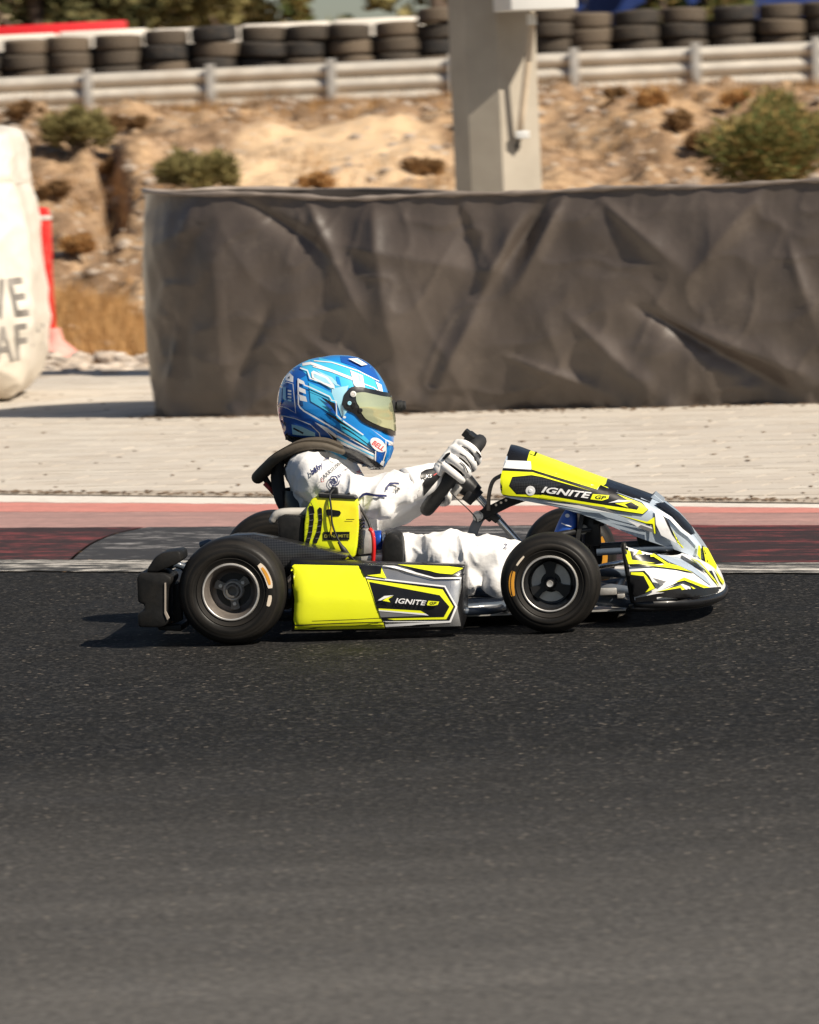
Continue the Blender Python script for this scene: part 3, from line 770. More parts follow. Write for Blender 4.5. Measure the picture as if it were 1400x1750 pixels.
# stones
M['stone'] = None
def stone_mat():
    m, t, p = newmat('limestone'); r = t.nodes.new('ShaderNodeObjectInfo').outputs['Random']; g = t.nodes.new('ShaderNodeNewGeometry')
    c = ramp(t, r, [(0, (.30, .24, .19)), (.5, (.46, .39, .32)), (1, (.60, .52, .44))])
    c = mix(t, ramp(t, noise(t, g.outputs['Position'], 9, 5, .6), [(.4, 0), (.7, .5)]), c, (.27, .20, .15))
    t.links.new(c, p.inputs['Base Color']); p.inputs['Roughness'].default_value = .9; bump(t, p, noise(t, g.outputs['Position'], 40, 4), .5, .01); return m
M['stone'] = stone_mat()
def stone_verts(seed):
    rg = random.Random(seed); bm = bmesh.new(); bmesh.ops.create_icosphere(bm, subdivisions=1, radius=1)
    for v in bm.verts: v.co *= rg.uniform(.72, 1.12); v.co.z *= .62; v.co.y *= .8
    me = bpy.data.meshes.new('stone'); bm.to_mesh(me); bm.free(); me.materials.append(M['stone']); return me
sms = [stone_verts(i) for i in range(8)]
bed = bpy.data.objects.new('stone_bed', None); col.objects.link(bed); tag(bed, 'bed of loose pale stones behind the paving', kind='structure')
rg = random.Random(21)
for i in range(230):
    x = rg.uniform(-3.0, -1.15); y = 29.1+rg.random()**1.2*3.0-.12*x
    o = bpy.data.objects.new('stone', rg.choice(sms)); col.objects.link(o); o.parent = bed
    s = rg.uniform(.04, .095); o.scale = (s, s, s); o.location = (x, y, float(hgt(x, y))+s*.35); o.rotation_euler = (rg.uniform(-.4, .4), rg.uniform(-.4, .4), rg.uniform(0, 6.3))
vs = []; fs = []; mb = MB()
sv = [([v.co.copy() for v in m_.vertices], [tuple(f.vertices) for f in m_.polygons]) for m_ in sms]
Y_ = rn.uniform(33, 60, 2600); X_ = rn.uniform(-1, 1, 2600)*(1.2+Y_*.085); D_ = fbm(X_*.9, Y_*.5, 91, 3); H_ = hgt(X_, Y_)
for x, y, dn, z in zip(X_, Y_, D_, H_):
    if dn < .44: continue
    s = .025+.085*rg.random()**3; v_, f_ = rg.choice(sv); Mx = Matrix.Translation((x, y, z+s*.2)) @ Matrix.Rotation(rg.uniform(0, 6), 4, 'Z') @ Matrix.Scale(s, 4)
    mb.add([Mx @ q for q in v_], f_)
o = mb.build('loose_stones', M['stone'], None, None); tag(o, 'loose stones strewn over the earth bank', 'stones', kind='stuff')

# grit, fallen leaves and crumbs of rubber along the kerb and the foot of the barrier
mb = MB(); rg = random.Random(77)
for i in range(1500):
    kind = rg.random()
    if kind < .55: u = rg.uniform(-.4, 1.4); q = cross(u, 1.0); x, y = q.x, q.y+abs(rg.gauss(.02, .07)); s = rg.uniform(.003, .011)
    elif kind < .85: s_ = rg.uniform(-.6, 3.2); q, n_ = wall_plan(s_); q = q+n_*abs(rg.gauss(.05, .09)); x, y = q.x, q.y; s = rg.uniform(.003, .012)
    else: y = rg.uniform(16.8, 27); x = rg.uniform(-1, 1)*y*.09; s = rg.uniform(.003, .012)
    if (y-BA.y-BD.y*(x-BA.x)/BD.x) < 0: continue
    v_, f_ = rg.choice(sv); Mx = Matrix.Translation((x, y, PZ+s*.3)) @ Matrix.Rotation(rg.uniform(0, 6), 4, 'Z') @ Matrix.Diagonal((s*rg.uniform(1, 2.2), s, s*.6, 1))
    mb.add([Mx @ q for q in v_], f_)
o = mb.build('grit', mat('brown_grit', (.14, .095, .06), .9, var=.5, vs=30), None, None); tag(o, 'grit and crumbs on the paving along kerb and barrier', 'grit', kind='stuff')
def tree(label, px, y, h, w_, m, seed, n=5200, name='tree', low=.12):
    rg = random.Random(seed); b = at(px, 100, y=y); g = Vector((b.x, y, 2.08)); r = root(name, label, 'tree', Matrix.Translation(g), 'trees behind the tyre stacks'); F = Matrix.Translation(g)
    cs = []
    for i in range(26):
        a = rg.uniform(0, 6.28); q = rg.random()**.5; zz = low+(1-low)*rg.random()
        ww = w_*(.55+.6*math.sin(min(1, zz*1.1)*math.pi*.8))
        cs.append((Vector((math.cos(a)*ww*q, math.sin(a)*ww*q*.8, h*zz)), w_*rg.uniform(.22, .40)))
    mb = MB(F); vs, fs = leaf_cloud(n, cs, .16, rg); mb.add(vs, fs); mb.build('crown', m, r, None)
    mb = MB(F); mb.tube([(0, 0, -.1), (.08, 0, h*.3), (-.05, .05, h*.62), (.05, 0, h*.9)], [.17, .13, .08, .03], 9, sub=3)
    for i in range(9):
        c = cs[i][0]; mb.tube([(0, 0, c.z*.5), (c.x*.5, c.y*.5, c.z*.72), c], [.06, .04, .015], 6, sub=2)
    mb.build('trunk', M['bark'], r, 180)
tree('dark dense tree behind the red board at the left', 60, 76, 4.4, 1.25, M['leaf_dark'], 31, 7500)
tree('dark dense tree behind the right end of the red board', 165, 78, 4.6, 1.3, M['leaf_dark'], 32, 7500)
tree('olive tree left of the gap showing the cream house', 250, 80, 4.4, 1.1, M['leaf_olive'], 33)
tree('olive tree right of the gap showing the cream house', 400, 79, 4.6, 1.2, M['leaf_olive'], 34)
tree('brownish olive tree left of the grey roofed shed', 505, 81, 4.6, 1.15, M['leaf_green'], 35)
tree('olive tree just left of the beige column', 742, 77, 4.4, .85, M['leaf_olive'], 36)
tree('pale olive tree in front of the blue hoarding, nearer the column', 1125, 65.9, 2.3, .45, M['leaf_green'], 37, 2600)
tree('pale olive tree in front of the blue hoarding, nearer the right edge', 1235, 65.9, 2.3, .42, M['leaf_green'], 38, 2600)
for i, px in enumerate((-60, 1350, 1470, 860, 960)):
    tree(['dense tree at the left edge behind the red board', 'tall dark tree behind the right part of the blue hoarding', 'tall dark tree at the right edge behind the blue hoarding', 'tall dark tree hidden behind the beige column', 'tall dark tree right of the column behind the blue hoarding'][i], px, 84, 6.5, 1.9, M['leaf_dark'], 50+i, 6000, low=.05)
# ================================================================= PRINT: flat graphics laid onto real surfaces
def tri_poly(pts):
    bm = bmesh.new(); vs = [bm.verts.new((x, y, 0)) for x, y in pts]
    f = bm.faces.new(vs); f.normal_update(); bmesh.ops.triangulate(bm, faces=[f], ngon_method='EAR_CLIP'); return bm
def text_bm(txt, x, y, h, rot=0, shear=0, sx=1.0, space=1.0, bold=.012):
    """letters with cap height h (photo pixels), start at the baseline point x,y; rot in degrees, down-right positive"""
    c = bpy.data.curves.new('t', 'FONT'); c.body = txt; c.size = 1.0; c.space_character = space; c.resolution_u = 3; c.offset = bold
    o = bpy.data.objects.new('t', c); col.objects.link(o)
    dg = bpy.context.evaluated_depsgraph_get(); dg.update()
    me = bpy.data.meshes.new_from_object(o.evaluated_get(dg))
    bm = bmesh.new(); bm.from_mesh(me); bpy.data.objects.remove(o); bpy.data.meshes.remove(me)
    k = h/.70; a = math.radians(rot); ca, sa = math.cos(a), math.sin(a)
    for v in bm.verts:
        u = (v.co.x+v.co.y*shear)*k*sx; w_ = -v.co.y*k
        v.co = Vector((x+u*ca-w_*sa, y+u*sa+w_*ca, 0))
    bmesh.ops.triangulate(bm, faces=bm.faces); return bm
def ellipse(cx, cy, rx, ry, rot=0, n=28):
    a = math.radians(rot)
    return [(cx+rx*math.cos(t)*math.cos(a)-ry*math.sin(t)*math.sin(a), cy+rx*math.cos(t)*math.sin(a)+ry*math.sin(t)*math.cos(a)) for t in [2*math.pi*i/n for i in range(n)]]
def band(pts, w_):
    """a line of width w_ as a polygon"""
    L = []; R = []; n = len(pts)
    for i in range(n):
        a = pts[max(i-1, 0)]; b = pts[min(i+1, n-1)]; dx, dy = b[0]-a[0], b[1]-a[1]; l = math.hypot(dx, dy) or 1
        L.append((pts[i][0]-dy/l*w_/2, pts[i][1]+dx/l*w_/2)); R.append((pts[i][0]+dy/l*w_/2, pts[i][1]-dx/l*w_/2))
    return L+R[::-1]
def livery(name, target, parent, items, mats, zoom=(0, 0, 1.0), grid=7.0, base=.0010, step=.00035, label=None, tol=.06, skip_up=9):
    """items: (polygon | bmesh, material key); coordinates measured on an enlargement zoom=(x0,y0,scale)"""
    tree_ = bvh_of(target); keys = []; mb = MB(); x0, y0, sc = zoom
    for layer, (shape, key) in enumerate(items):
        bm = shape if isinstance(shape, bmesh.types.BMesh) else tri_poly(shape)
        for v in bm.verts: v.co = Vector((x0+v.co.x/sc, y0+v.co.y/sc, 0))
        xs_ = [v.co.x for v in bm.verts]; ys_ = [v.co.y for v in bm.verts]
        for ax, lo, hi in ((0, min(xs_), max(xs_)), (1, min(ys_), max(ys_))):
            g = math.ceil(lo/grid)*grid
            while g < hi:
                co = [0, 0, 0]; co[ax] = g; no = [0, 0, 0]; no[ax] = 1
                bmesh.ops.bisect_plane(bm, geom=list(bm.verts)+list(bm.edges)+list(bm.faces), plane_co=co, plane_no=no); g += grid
        if key not in keys: keys.append(key)
        pos = {}; nrm = {}; off = base+layer*step; miss = []; dsum = 0; dn = 0
        for v in bm.verts:
            d = ray(v.co.x, v.co.y); h, n, i, dist = tree_.ray_cast(CAM, d)
            if h is None: miss.append((v, d)); pos[v] = None; continue
            dsum += dist; dn += 1
            if n.dot(d) > 0: n = -n
            nrm[v] = n.z; pos[v] = h+n*off*.6-d*off*.8
        lost = set()
        for v, d in miss:                       # just past the edge of the surface: fold back onto it
            lost.add(v)
            if not dn: continue
            h, n, i, dist = tree_.find_nearest(CAM+d*(dsum/dn))
            if h is None or dist > .03: continue
            if n.dot(d) > 0: n = -n
            pos[v] = h+n*off*.8-d*off*.5
        idx = {}; vs = []; fs = []
        for f in bm.faces:
            if all(v in lost for v in f.verts): continue
            if any(pos[v] is None for v in f.verts): continue
            if max(nrm.get(v, 0) for v in f.verts) > skip_up: continue
            ps = [pos[v] for v in f.verts]
            if max((a-b).length for a in ps for b in ps) > tol: continue
            for v in f.verts:
                if v not in idx: idx[v] = len(vs); vs.append(pos[v])
            fs.append([idx[v] for v in f.verts])
        mb.add(vs, fs, keys.index(key)); bm.free()
    o = mb.build(name, [mats[k] for k in keys], parent, 180)
    if label: o['label'] = label
    return o

# ================================================================= THE KART
def carbon_material():
    m, t, p = newmat('carbon_weave'); v = coords(t, (1, 1, 1), (0, .785, 0))
    ck = t.nodes.new('ShaderNodeTexChecker'); ck.inputs['Scale'].default_value = 210; ck.inputs[1].default_value = (.008, .008, .009, 1); ck.inputs[2].default_value = (.028, .028, .03, 1)
    t.links.new(v, ck.inputs['Vector']); t.links.new(ck.outputs['Color'], p.inputs['Base Color'])
    p.inputs['Roughness'].default_value = .32; p.inputs['Coat Weight'].default_value = .4; return m
M['yellow'] = mat('fluorescent_yellow_vinyl', (.80, .84, .018), .36, var=.05, vs=6, coat=.1, spec=.35, dirt=(.62, .62, .05), dirt_amt=.25)
M['white_v'] = mat('white_vinyl', (.76, .76, .76), .36, var=.05, coat=.1, spec=.35, dirt=(.5, .47, .42), dirt_amt=.25)
M['black_v'] = mat('black_vinyl', (.008, .008, .009), .34, var=.2, coat=.1, spec=.35)
M['silver_v'] = mat('silver_blue_vinyl', (.52, .60, .69), .25, metal=.25, var=.12, vs=5, coat=.4)
M['chrome_v'] = mat('brushed_silver_vinyl', (.42, .42, .42), .25, metal=.75, var=.2, vs=4, coat=.3)
M['grey_v'] = mat('grey_vinyl', (.16, .16, .165), .35, var=.15)
M['red_v'] = mat('red_print', (.60, .02, .015), .4, var=.05)
M['carbon'] = carbon_material()
M['plastic'] = mat('black_plastic', (.010, .010, .010), .5, spec=.2, var=.3, vs=20, dirt=(.07, .058, .045), dirt_amt=.2, bmp=.12, bs=120)
M['frame'] = mat('blue_grey_frame_paint', (.060, .078, .105), .38, var=.2, vs=15, coat=.2, dirt=(.2, .16, .12), dirt_amt=.35)
M['steel'] = mat('bright_steel', (.62, .60, .57), .22, metal=1.0, var=.1)
M['chrome'] = mat('chrome', (.55, .56, .58), .12, metal=1.0, var=.05)
M['alloy'] = mat('dull_alloy', (.58, .56, .53), .40, metal=.55, var=.15, vs=30)
M['bronze'] = mat('dark_magnesium', (.20, .175, .155), .45, metal=.45, var=.2, vs=25)
M['hubm'] = mat('grey_hub_alloy', (.17, .16, .15), .4, metal=.5, var=.15, vs=25)
M['blackmetal'] = mat('black_metal', (.022, .022, .023), .38, metal=.4, var=.25, vs=25)
M['rubber'] = mat('black_rubber', (.016, .016, .016), .62, var=.25, vs=30, bmp=.1, bs=150)
M['hose_red'] = mat('red_hose', (.60, .02, .02), .35, var=.08)
M['anod_blue'] = mat('blue_anodised', (.02, .10, .55), .28, metal=.6, var=.1)
M['orange_p'] = mat('orange_print', (.66, .30, .03), .5, var=.15, vs=20)
M['white_p'] = mat('off_white_print', (.72, .62, .50), .5, var=.15, vs=20)
def kart_tyre_mat(nm, cx, cz):
    m, t, p = newmat(nm); v = coords(t)
    sx = t.nodes.new('ShaderNodeSeparateXYZ'); t.links.new(v, sx.inputs[0])
    dx = mth(t, 'SUBTRACT', sx.outputs['X'], cx); dz = mth(t, 'SUBTRACT', sx.outputs['Z'], cz)
    rad_ = mth(t, 'SQRT', mth(t, 'ADD', mth(t, 'MULTIPLY', dx, dx), mth(t, 'MULTIPLY', dz, dz)))
    cv = t.nodes.new('ShaderNodeCombineXYZ'); t.links.new(rad_, cv.inputs[0]); t.links.new(mth(t, 'MULTIPLY', dx, .05), cv.inputs[1]); t.links.new(mth(t, 'MULTIPLY', dz, .05), cv.inputs[2])
    rings_ = noise(t, cv.outputs[0], 130, 4, .6)
    c = ramp(t, noise(t, v, 16, 5, .6), [(.3, (.007, .0068, .0065)), (.7, (.015, .014, .013))])
    c = mix(t, ramp(t, rings_, [(.42, 0), (.72, .6)]), c, (.030, .025, .020))
    t.links.new(c, p.inputs['Base Color']); t.links.new(ramp(t, rings_, [(.3, .36), (.7, .62)]), p.inputs['Roughness'])
    p.inputs['Specular IOR Level'].default_value = .17; bump(t, p, noise(t, v, 180, 3), .15, .002); return m
M['tyre'] = kart_tyre_mat('kart_tyre_rubber_rear', 0, RR); M['tyre_f'] = kart_tyre_mat('kart_tyre_rubber_front', WB, RF)

kart = root('racing_kart', 'yellow, black and silver racing kart driven along the track', 'kart', KM)
def kb(): return MB(KM)

# ---- wheels
def wheel(x, y, R, wd, rim_r, rear, parent=None):
    s = -1 if y < 0 else 1                       # outward direction along the axle
    c = Vector((x, y, R)); ax = Vector((0, s, 0)); h = wd/2
    mb = kb()
    if rear:
        mb.lathe([(rim_r-.004, -h+.004), (rim_r+.002, -h+.001), (rim_r+.002, -h+.01), (rim_r-.010, -h+.02), (rim_r-.012, h-.052), (rim_r-.007, h-.016), (rim_r+.001, h-.006), (rim_r+.0035, h-.001), (rim_r+.002, h+.004), (rim_r-.003, h+.003), (rim_r-.006, h-.004), (rim_r-.010, h-.012), (rim_r-.014, h-.055), (rim_r-.018, h-.062), (.040, h-.066)], c, ax, 64)
    else:
        mb.lathe([(rim_r-.004, -h+.004), (rim_r+.002, -h+.001), (rim_r+.002, -h+.01), (rim_r-.008, -h+.02), (rim_r-.008, h-.03), (rim_r+.001, h-.006), (rim_r+.0035, h-.001), (rim_r+.002, h+.004), (rim_r-.003, h+.003), (rim_r-.006, h-.004), (rim_r-.008, h-.012), (rim_r-.014, h-.05), (.055, h-.058), (.046, h-.060)], c, ax, 64)
    wo = mb.build('wheel', M['bronze' if rear else 'blackmetal'], kart, 45)
    mb = kb(); ring = [c+Vector((math.cos(a)*(rim_r), 0, math.sin(a)*(rim_r)))+ax*(h+.001) for a in np.linspace(0, 2*math.pi, 64, endpoint=False)]
    mb.tube(ring, .0034, 8, closed=True); mb.build('rim_lip', M['alloy'], wo, 180)
    mb = kb(); e = .010
    prof = [(rim_r, h-.003), (rim_r+.004, h+.001), (rim_r+.010, h+.003), (rim_r+.016, h+.006), (rim_r+.018, h+.0045), (rim_r+.020, h+.007), (rim_r+.03, h+.009), (R-.026, h+.007), (R-.024, h+.0055), (R-.022, h+.006), (R-.013, h-.001), (R-.005, h-.012), (R-.0015, h-.022), (R, h-.04), (R, 0), (R, -h+.04), (R-.0015, -h+.022), (R-.005, -h+.012), (R-.013, -h+.001), (rim_r+.03, -h-.009), (rim_r, -h+.003)]
    mb.lathe(prof, c, ax, 96); mb.build('tyre', M['tyre' if rear else 'tyre_f'], wo, 60)
    # hub
    mb = kb()
    if rear:
        mb.lathe([(.0, h-.050), (.012, h-.050), (.012, h-.030), (.017, h-.030), (.019, h-.033), (.019, h-.062), (.024, h-.064), (.040, h-.066)], c, ax, 32)
        for k in range(3):
            a = math.radians(-90+120*k+6); d = Vector((math.cos(a), 0, math.sin(a))); t_ = Vector((-math.sin(a), 0, math.cos(a)))
            b = c+ax*(h-.058)
            ring0 = [b+d*.016+t_*.014, b+d*.030+t_*.0095, b+d*.047+t_*.012, b+d*.050, b+d*.047-t_*.012, b+d*.030-t_*.0095, b+d*.016-t_*.014]
            mb.loft([ring0, [q+ax*.012 for q in ring0]])
        mb.lathe([(.020, h-.044), (.024, h-.043), (.026, h-.046), (.026, h-.06)], c, ax, 32, 1)
        for k in range(3):
            a = math.radians(-90+120*k+6); d = Vector((math.cos(a), 0, math.sin(a)))
            mb.lathe([(0, .008), (.005, .008), (.0055, 0)], c+d*.034+ax*(h-.046), ax, 6, 1)
        mb.build('hub', [M['hubm'], M['alloy']], wo, 30, True)
        mb = kb(); mb.lathe([(0, h-.0645), (rim_r-.017, h-.0645)], c, ax, 40); mb.build('dish', M['blackmetal'], wo, None)
    else:
        mb.lathe([(.0, h-.012), (.006, h-.012), (.0065, h-.009), (.0105, h-.009), (.0105, h-.03), (.016, h-.034), (.017, h-.058), (.03, h-.06)], c, ax, 24)
        for k in range(3):
            a = math.radians(90+120*k); d = Vector((math.cos(a), 0, math.sin(a))); t_ = Vector((-math.sin(a), 0, math.cos(a))); b = c+ax*(h-.052)
            ring0 = [b+d*.012+t_*.013, b+d*.030+t_*.011, b+d*.050+t_*.018, b+d*.056, b+d*.050-t_*.018, b+d*.030-t_*.011, b+d*.012-t_*.013]
            mb.loft([ring0, [q+ax*.014 for q in ring0]])
        mb.build('hub', M['blackmetal'], wo, 30, True)
        mb = kb(); mb.lathe([(.0, h-.006), (.0045, h-.006), (.008, h-.005), (.009, h-.012)], c, ax, 12); mb.build('axle_nut', M['alloy'], wo, 40)
        mb = kb(); mb.lathe([(.026, h-.056), (.050, h-.056)], c, ax, 40); mb.lathe([(.026, h-.059), (.050, h-.059)], c, ax, 40); mb.build('brake_disc', M['alloy'], wo, 40)
    # worn print on the sidewall
    def arc(a0, a1, r0, r1, m, nm, lift):
        mb = kb(); vs = []; fs = []; n = 14
        for i in range(n+1):
            a = math.radians(a0+(a1-a0)*i/n); taper = 1-.35*abs(2*i/n-1)**4
            for j in range(4):
                rr = (r0+r1)/2+(r1-r0)*(j/3-.5)*taper
                t2 = (rr-(rim_r+.02))/((R-.022)-(rim_r+.02)); zz = h+.0088+lift-.0022*max(0, (t2-.3))
                if rr > R-.026: zz = h+.007+lift
                vs.append(c+Vector((math.cos(a)*rr, 0, math.sin(a)*rr))+ax*zz)
        for i in range(n):
            for j in range(3): q = i*4+j; fs.append((q, q+1, q+5, q+4))
        mb.add(vs, fs); mb.build(nm, m, wo, 180)
    rm = (rim_r+R)/2-.002
    if rear and s < 0:
        arc(4, 42, rm-.007, rm+.009, M['white_p'], 'sidewall_print', .0004); arc(9, 36, rm-.003, rm+.005, M['orange_p'], 'sidewall_print', .0010)
        arc(-22, -6, rm-.005, rm+.005, M['white_p'], 'sidewall_print', .0004)
    elif s < 0:
        arc(158, 196, rm-.007, rm+.007, M['orange_p'], 'sidewall_print', .0004); arc(130, 148, rm-.004, rm+.003, M['white_p'], 'sidewall_print', .0004)
    else:
        arc(-20, 20, rm-.006, rm+.006, M['white_p'], 'sidewall_print', .0004)
    return wo
wheel(0, -TR/2, RR, .125, .0715, True); wheel(0, TR/2, RR, .125, .0715, True)
wheel(WB, -TF/2, RF, .105, .0700, False); wheel(WB, TF/2, RF, .105, .0700, False)
# print on the inner wall of the far front tyre, seen under the nose
mb = kb(); vs = []; fs = []
for i in range(13):
    a = math.radians(-28+56*i/12)
    for j in range(2):
        r_ = .094+.014*j; vs.append(Vector((WB+math.cos(a)*r_, TF/2-.0625-.001, RF+math.sin(a)*r_)))
for i in range(12): q = i*2; fs.append((q, q+1, q+3, q+2))
mb.add(vs, fs); mb.build('sidewall_print', M['orange_p'], kart, 180)

# ---- chassis
mb = kb()
for s in (-1, 1):
    mb.tube([(-.10, s*.27, .10), (-.02, s*.28, .075), (.10, s*.29, .055), (.36, s*.31, .05), (.52, s*.28, .05), (.66, s*.21, .05), (.80, s*.20, .052), (.98, s*.19, .065)], .0145, 12, sub=4)
    mb.tube([(.18, s*.30, .055), (.20, s*.40, .055), (.30, s*.42, .06), (.56, s*.41, .06), (.66, s*.36, .055), (.68, s*.22, .05)], .010, 10, sub=3)
    mb.tube([(.78, s*.20, .055), (.82, s*.28, .09), (.82, s*.36, .12)], .013, 10, sub=3)
    mb.tube([(.90, s*.19, .06), (1.03, s*.22, .05), (1.07, s*.25, .055)], .016, 12, sub=3)
    mb.tube([(.88, s*.20, .10), (.99, s*.22, .085), (1.10, s*.20, .06)], .012, 12, sub=3)
for x, z in ((-.06, .09), (.32, .05), (.68, .05), (.97, .065)): mb.tube([(x, -.28 if x < .4 else -.2, z), (x, .28 if x < .4 else .2, z)], .0135, 12)
mb.build('chassis_frame', M['frame'], kart, 60)
mb = kb(); mb.tube([(0, -.43, RR), (0, .43, RR)], .0125, 16); mb.build('rear_axle', M['steel'], kart, 60)
mb = kb(); mb.prism([(.28, .028), (1.0, .030), (1.0, .034), (.28, .032)], -.23, .23); mb.build('floor_tray', M['alloy'], kart, None)
mb = kb(); a = K(1018, 970, -.25); b = K(1075, 959, -.25); mb.tube([a, b, b+Vector((.08, .10, 0)), (b.x+.10, 0, b.z), (b.x+.08, .15, b.z), (b.x, .25, b.z), (a.x, .25, a.z)], .0072, 10, sub=4); mb.build('bumper_tube', M['steel'], kart, 180)
a = K(1020, 944, -.10); b = K(1150, 936, -.10)
for dy in (0, .2):
    mb = kb(); mb.tube([a+Vector((0, dy, 0)), b+Vector((0, dy, 0))], .009, 10); mb.build('bumper_bracket', M['frame'], kart, 60)
mb = kb(); q = K(1040, 1010, -.22); mb.box(q, (.045, .05, .018), bev=.003); mb.box(K(1062, 1018, -.22), (.02, .03, .012), bev=.002); mb.build('clamp', M['alloy'], kart, 40)

# ---- near and far side pods
def pod_surface(s):
    """s = -1 near side, +1 far side"""
    xl = [(-.0, K(497, 1080, -.47)), (.25, K(500, 1056, -.47)), (.5, K(505, 1022, -.47)), (.75, K(499, 988, -.47)), (1, K(493, 962, -.47))]
    xr = [(-.0, K(791, 1076, -.47)), (.25, K(789, 1058, -.47)), (.5, K(784, 1026, -.47)), (.75, K(788, 996, -.47)), (1, K(792, 972, -.47))]
    def edge(tab, t): 
        tt = [a for a, _ in tab]
        return float(np.interp(t, tt, [q.x for _, q in tab])), float(np.interp(t, tt, [q.z for _, q in tab]))
    rings = []; N = 40; T = 22
    for i in range(N+1):
        u = i/N; ring = []
        e0 = .012*(math.exp(-u*N/1.2)+math.exp(-(1-u)*N/1.2))              # rolled ends
        for k in range(T+1):
            t = k/T; a = edge(xl, t); b = edge(xr, t)
            y = -.474-.011*math.sin(math.pi*min(1, t*1.05))-.012*math.cos(math.pi*u)*0+.018*(t-.5)*2*(1 if t > .5 else .4)+e0
            y += .010*math.exp(-((t-.02)/.05)**2)
            if t > .90: y += .020*((t-.90)/.10)**2
            ring.append(Vector((a[0]+(b[0]-a[0])*u, -s*y, a[1]+(b[1]-a[1])*u)))
        a = edge(xl, 1); b = edge(xr, 1); xx = a[0]+(b[0]-a[0])*u; zz = a[1]+(b[1]-a[1])*u
        for (yy, dz) in ((-.425, .004), (-.40, .006), (-.37, .004), (-.345, -.006), (-.34, -.02)): ring.append(Vector((xx, -s*(yy), zz+dz)))
        ring.append(Vector((xx, -s*-.36, edge(xl, 0)[1]+.02))); 
        rings.append(ring)
    mb = kb(); mb.loft(rings); return mb
pod = pod_surface(-1)
pod = pod.build('side_pod', M['black_v'], kart, 50, True)
bmod = pod.modifiers.new('b', 'BEVEL'); bmod.width = .004; bmod.segments = 2; bmod.limit_method = 'ANGLE'; bmod.angle_limit = math.radians(50); bake(pod, 0); shade(pod.data, 50)
pod2 = pod_surface(1).build('side_pod', M['black_v'], kart, 50, True)
Z6 = (480, 930, 4.118)
def ignite(x, y, h, rot, sc_x=1.05):
    return text_bm('IGNITE', x, y, h, rot, .25, sc_x, 1.02, .02)
pod_items = [
    ([(560, 148), (720, 152), (1090, 165), (1268, 180), (1272, 300), (1240, 440), (1268, 575), (740, 592), (690, 470), (600, 235)], 'chrome_v'),
    ([(1200, 235), (1268, 235), (1262, 330), (1225, 420), (1190, 350)], 'chrome_v'),
    ([(58, 175), (95, 145), (545, 155), (575, 190), (678, 450), (705, 515), (720, 545), (733, 590), (70, 603), (75, 560), (95, 400), (85, 320), (60, 220)], 'yellow'),
    ([(595, 228), (1158, 293), (1242, 440), (1197, 550), (722, 547), (600, 240)], 'white_v'),
    ([(598, 240), (1152, 303), (1228, 440), (1188, 537), (718, 540)], 'black_v'),
    ([(606, 250), (1140, 320), (1214, 440), (1165, 528), (800, 533), (715, 520), (676, 448)], 'yellow'),
    ([(622, 266), (1118, 360), (1187, 440), (1148, 512), (800, 520), (718, 526), (676, 448)], 'black_v'),
    ([(688, 462), (1015, 484), (1042, 502), (705, 514)], 'grey_v'),
    ([(690, 452), (985, 468), (1022, 490), (690, 464)], 'yellow'), ([(690, 462), (1020, 488), (1042, 502), (690, 470)], 'white_v'),
    ([(552, 152), (712, 160), (716, 206), (592, 228)], 'black_v'), ([(606, 222), (704, 212), (710, 172), (745, 242)], 'yellow'),
    ([(830, 156), (1080, 205), (1215, 222), (1290, 205), (1268, 238), (1085, 238)], 'black_v'), ([(820, 150), (1180, 163), (1282, 176), (1205, 215), (1120, 208)], 'yellow'),
    ([(712, 158), (800, 160), (1085, 238), (1268, 236), (1266, 246), (1080, 246), (800, 176)], 'white_v'),
    (band([(66, 571), (400, 556), (735, 546)], 7), 'black_v'), (band([(66, 598), (300, 578), (735, 566)], 4), 'black_v'), (band([(220, 540), (500, 530), (720, 518)], 5), 'black_v'),
    ([(735, 562), (900, 553), (1190, 543), (1195, 549), (740, 578)], 'white_v'),
    ([(684, 396), (730, 366), (796, 361), (742, 381), (705, 396)], 'white_v'), ([(716, 397), (745, 381), (792, 367), (758, 388), (772, 408)], 'yellow'),
    (ignite(802, 413, 33, 4.5, 1.42), 'white_v'),
    ([(1030, 424), (1040, 398), (1116, 404), (1106, 426), (1078, 432), (1032, 430)], 'yellow'), (text_bm('GP', 1044, 423, 18, 3, .25, 1.5, 1, .03), 'black_v'),
]
livery('livery_print', pod, pod, pod_items, M, Z6, 8)

# ---- nose: low wrap-round spoiler
xe_b, xe_t = K(1082, 1026, -.40), K(1066, 932, -.40); tip_b, tip_t = K(1236, 1004, 0.0), K(1168, 944, 0.0)
mid_b, mid_t = K(1237, 994, 0), None
rings = []; NP = 48; NT = 16
for i in range(NP+1):
    ph = -math.pi/2+math.pi*i/NP; cs, sn = math.cos(ph), math.sin(ph)
    cw = abs(cs)**.80; sy = (abs(sn)**.85)*(1 if sn > 0 else -1); ring = []
    pb = Vector((xe_b.x+(tip_b.x-xe_b.x)*cw, sy*.40, xe_b.z+(tip_b.z-xe_b.z)*cw**1.5+.0))
    ptp = Vector((xe_t.x+(tip_t.x-xe_t.x)*abs(cs)**1.0, sy*.395, xe_t.z+(tip_t.z-xe_t.z)*cw))
    for k in range(NT+1):
        t = k/NT; q = pb.lerp(ptp, t); bl = math.sin(math.pi*t)*.022*cw+.010*math.sin(math.pi*t)*(1-cw)
        q = q+Vector((bl*cs*1.0, sy*bl*.8, bl*.5*cw)); ring.append(q)
    rings.append(ring)
mb = kb(); mb.loft(rings, closed=False, cap=False); nose = mb.build('nose', M['white_v'], kart, 180)
sm = nose.modifiers.new('s', 'SOLIDIFY'); sm.thickness = .006; sm.offset = -1 if True else 1; bake(nose, 0); shade(nose.data, 60)
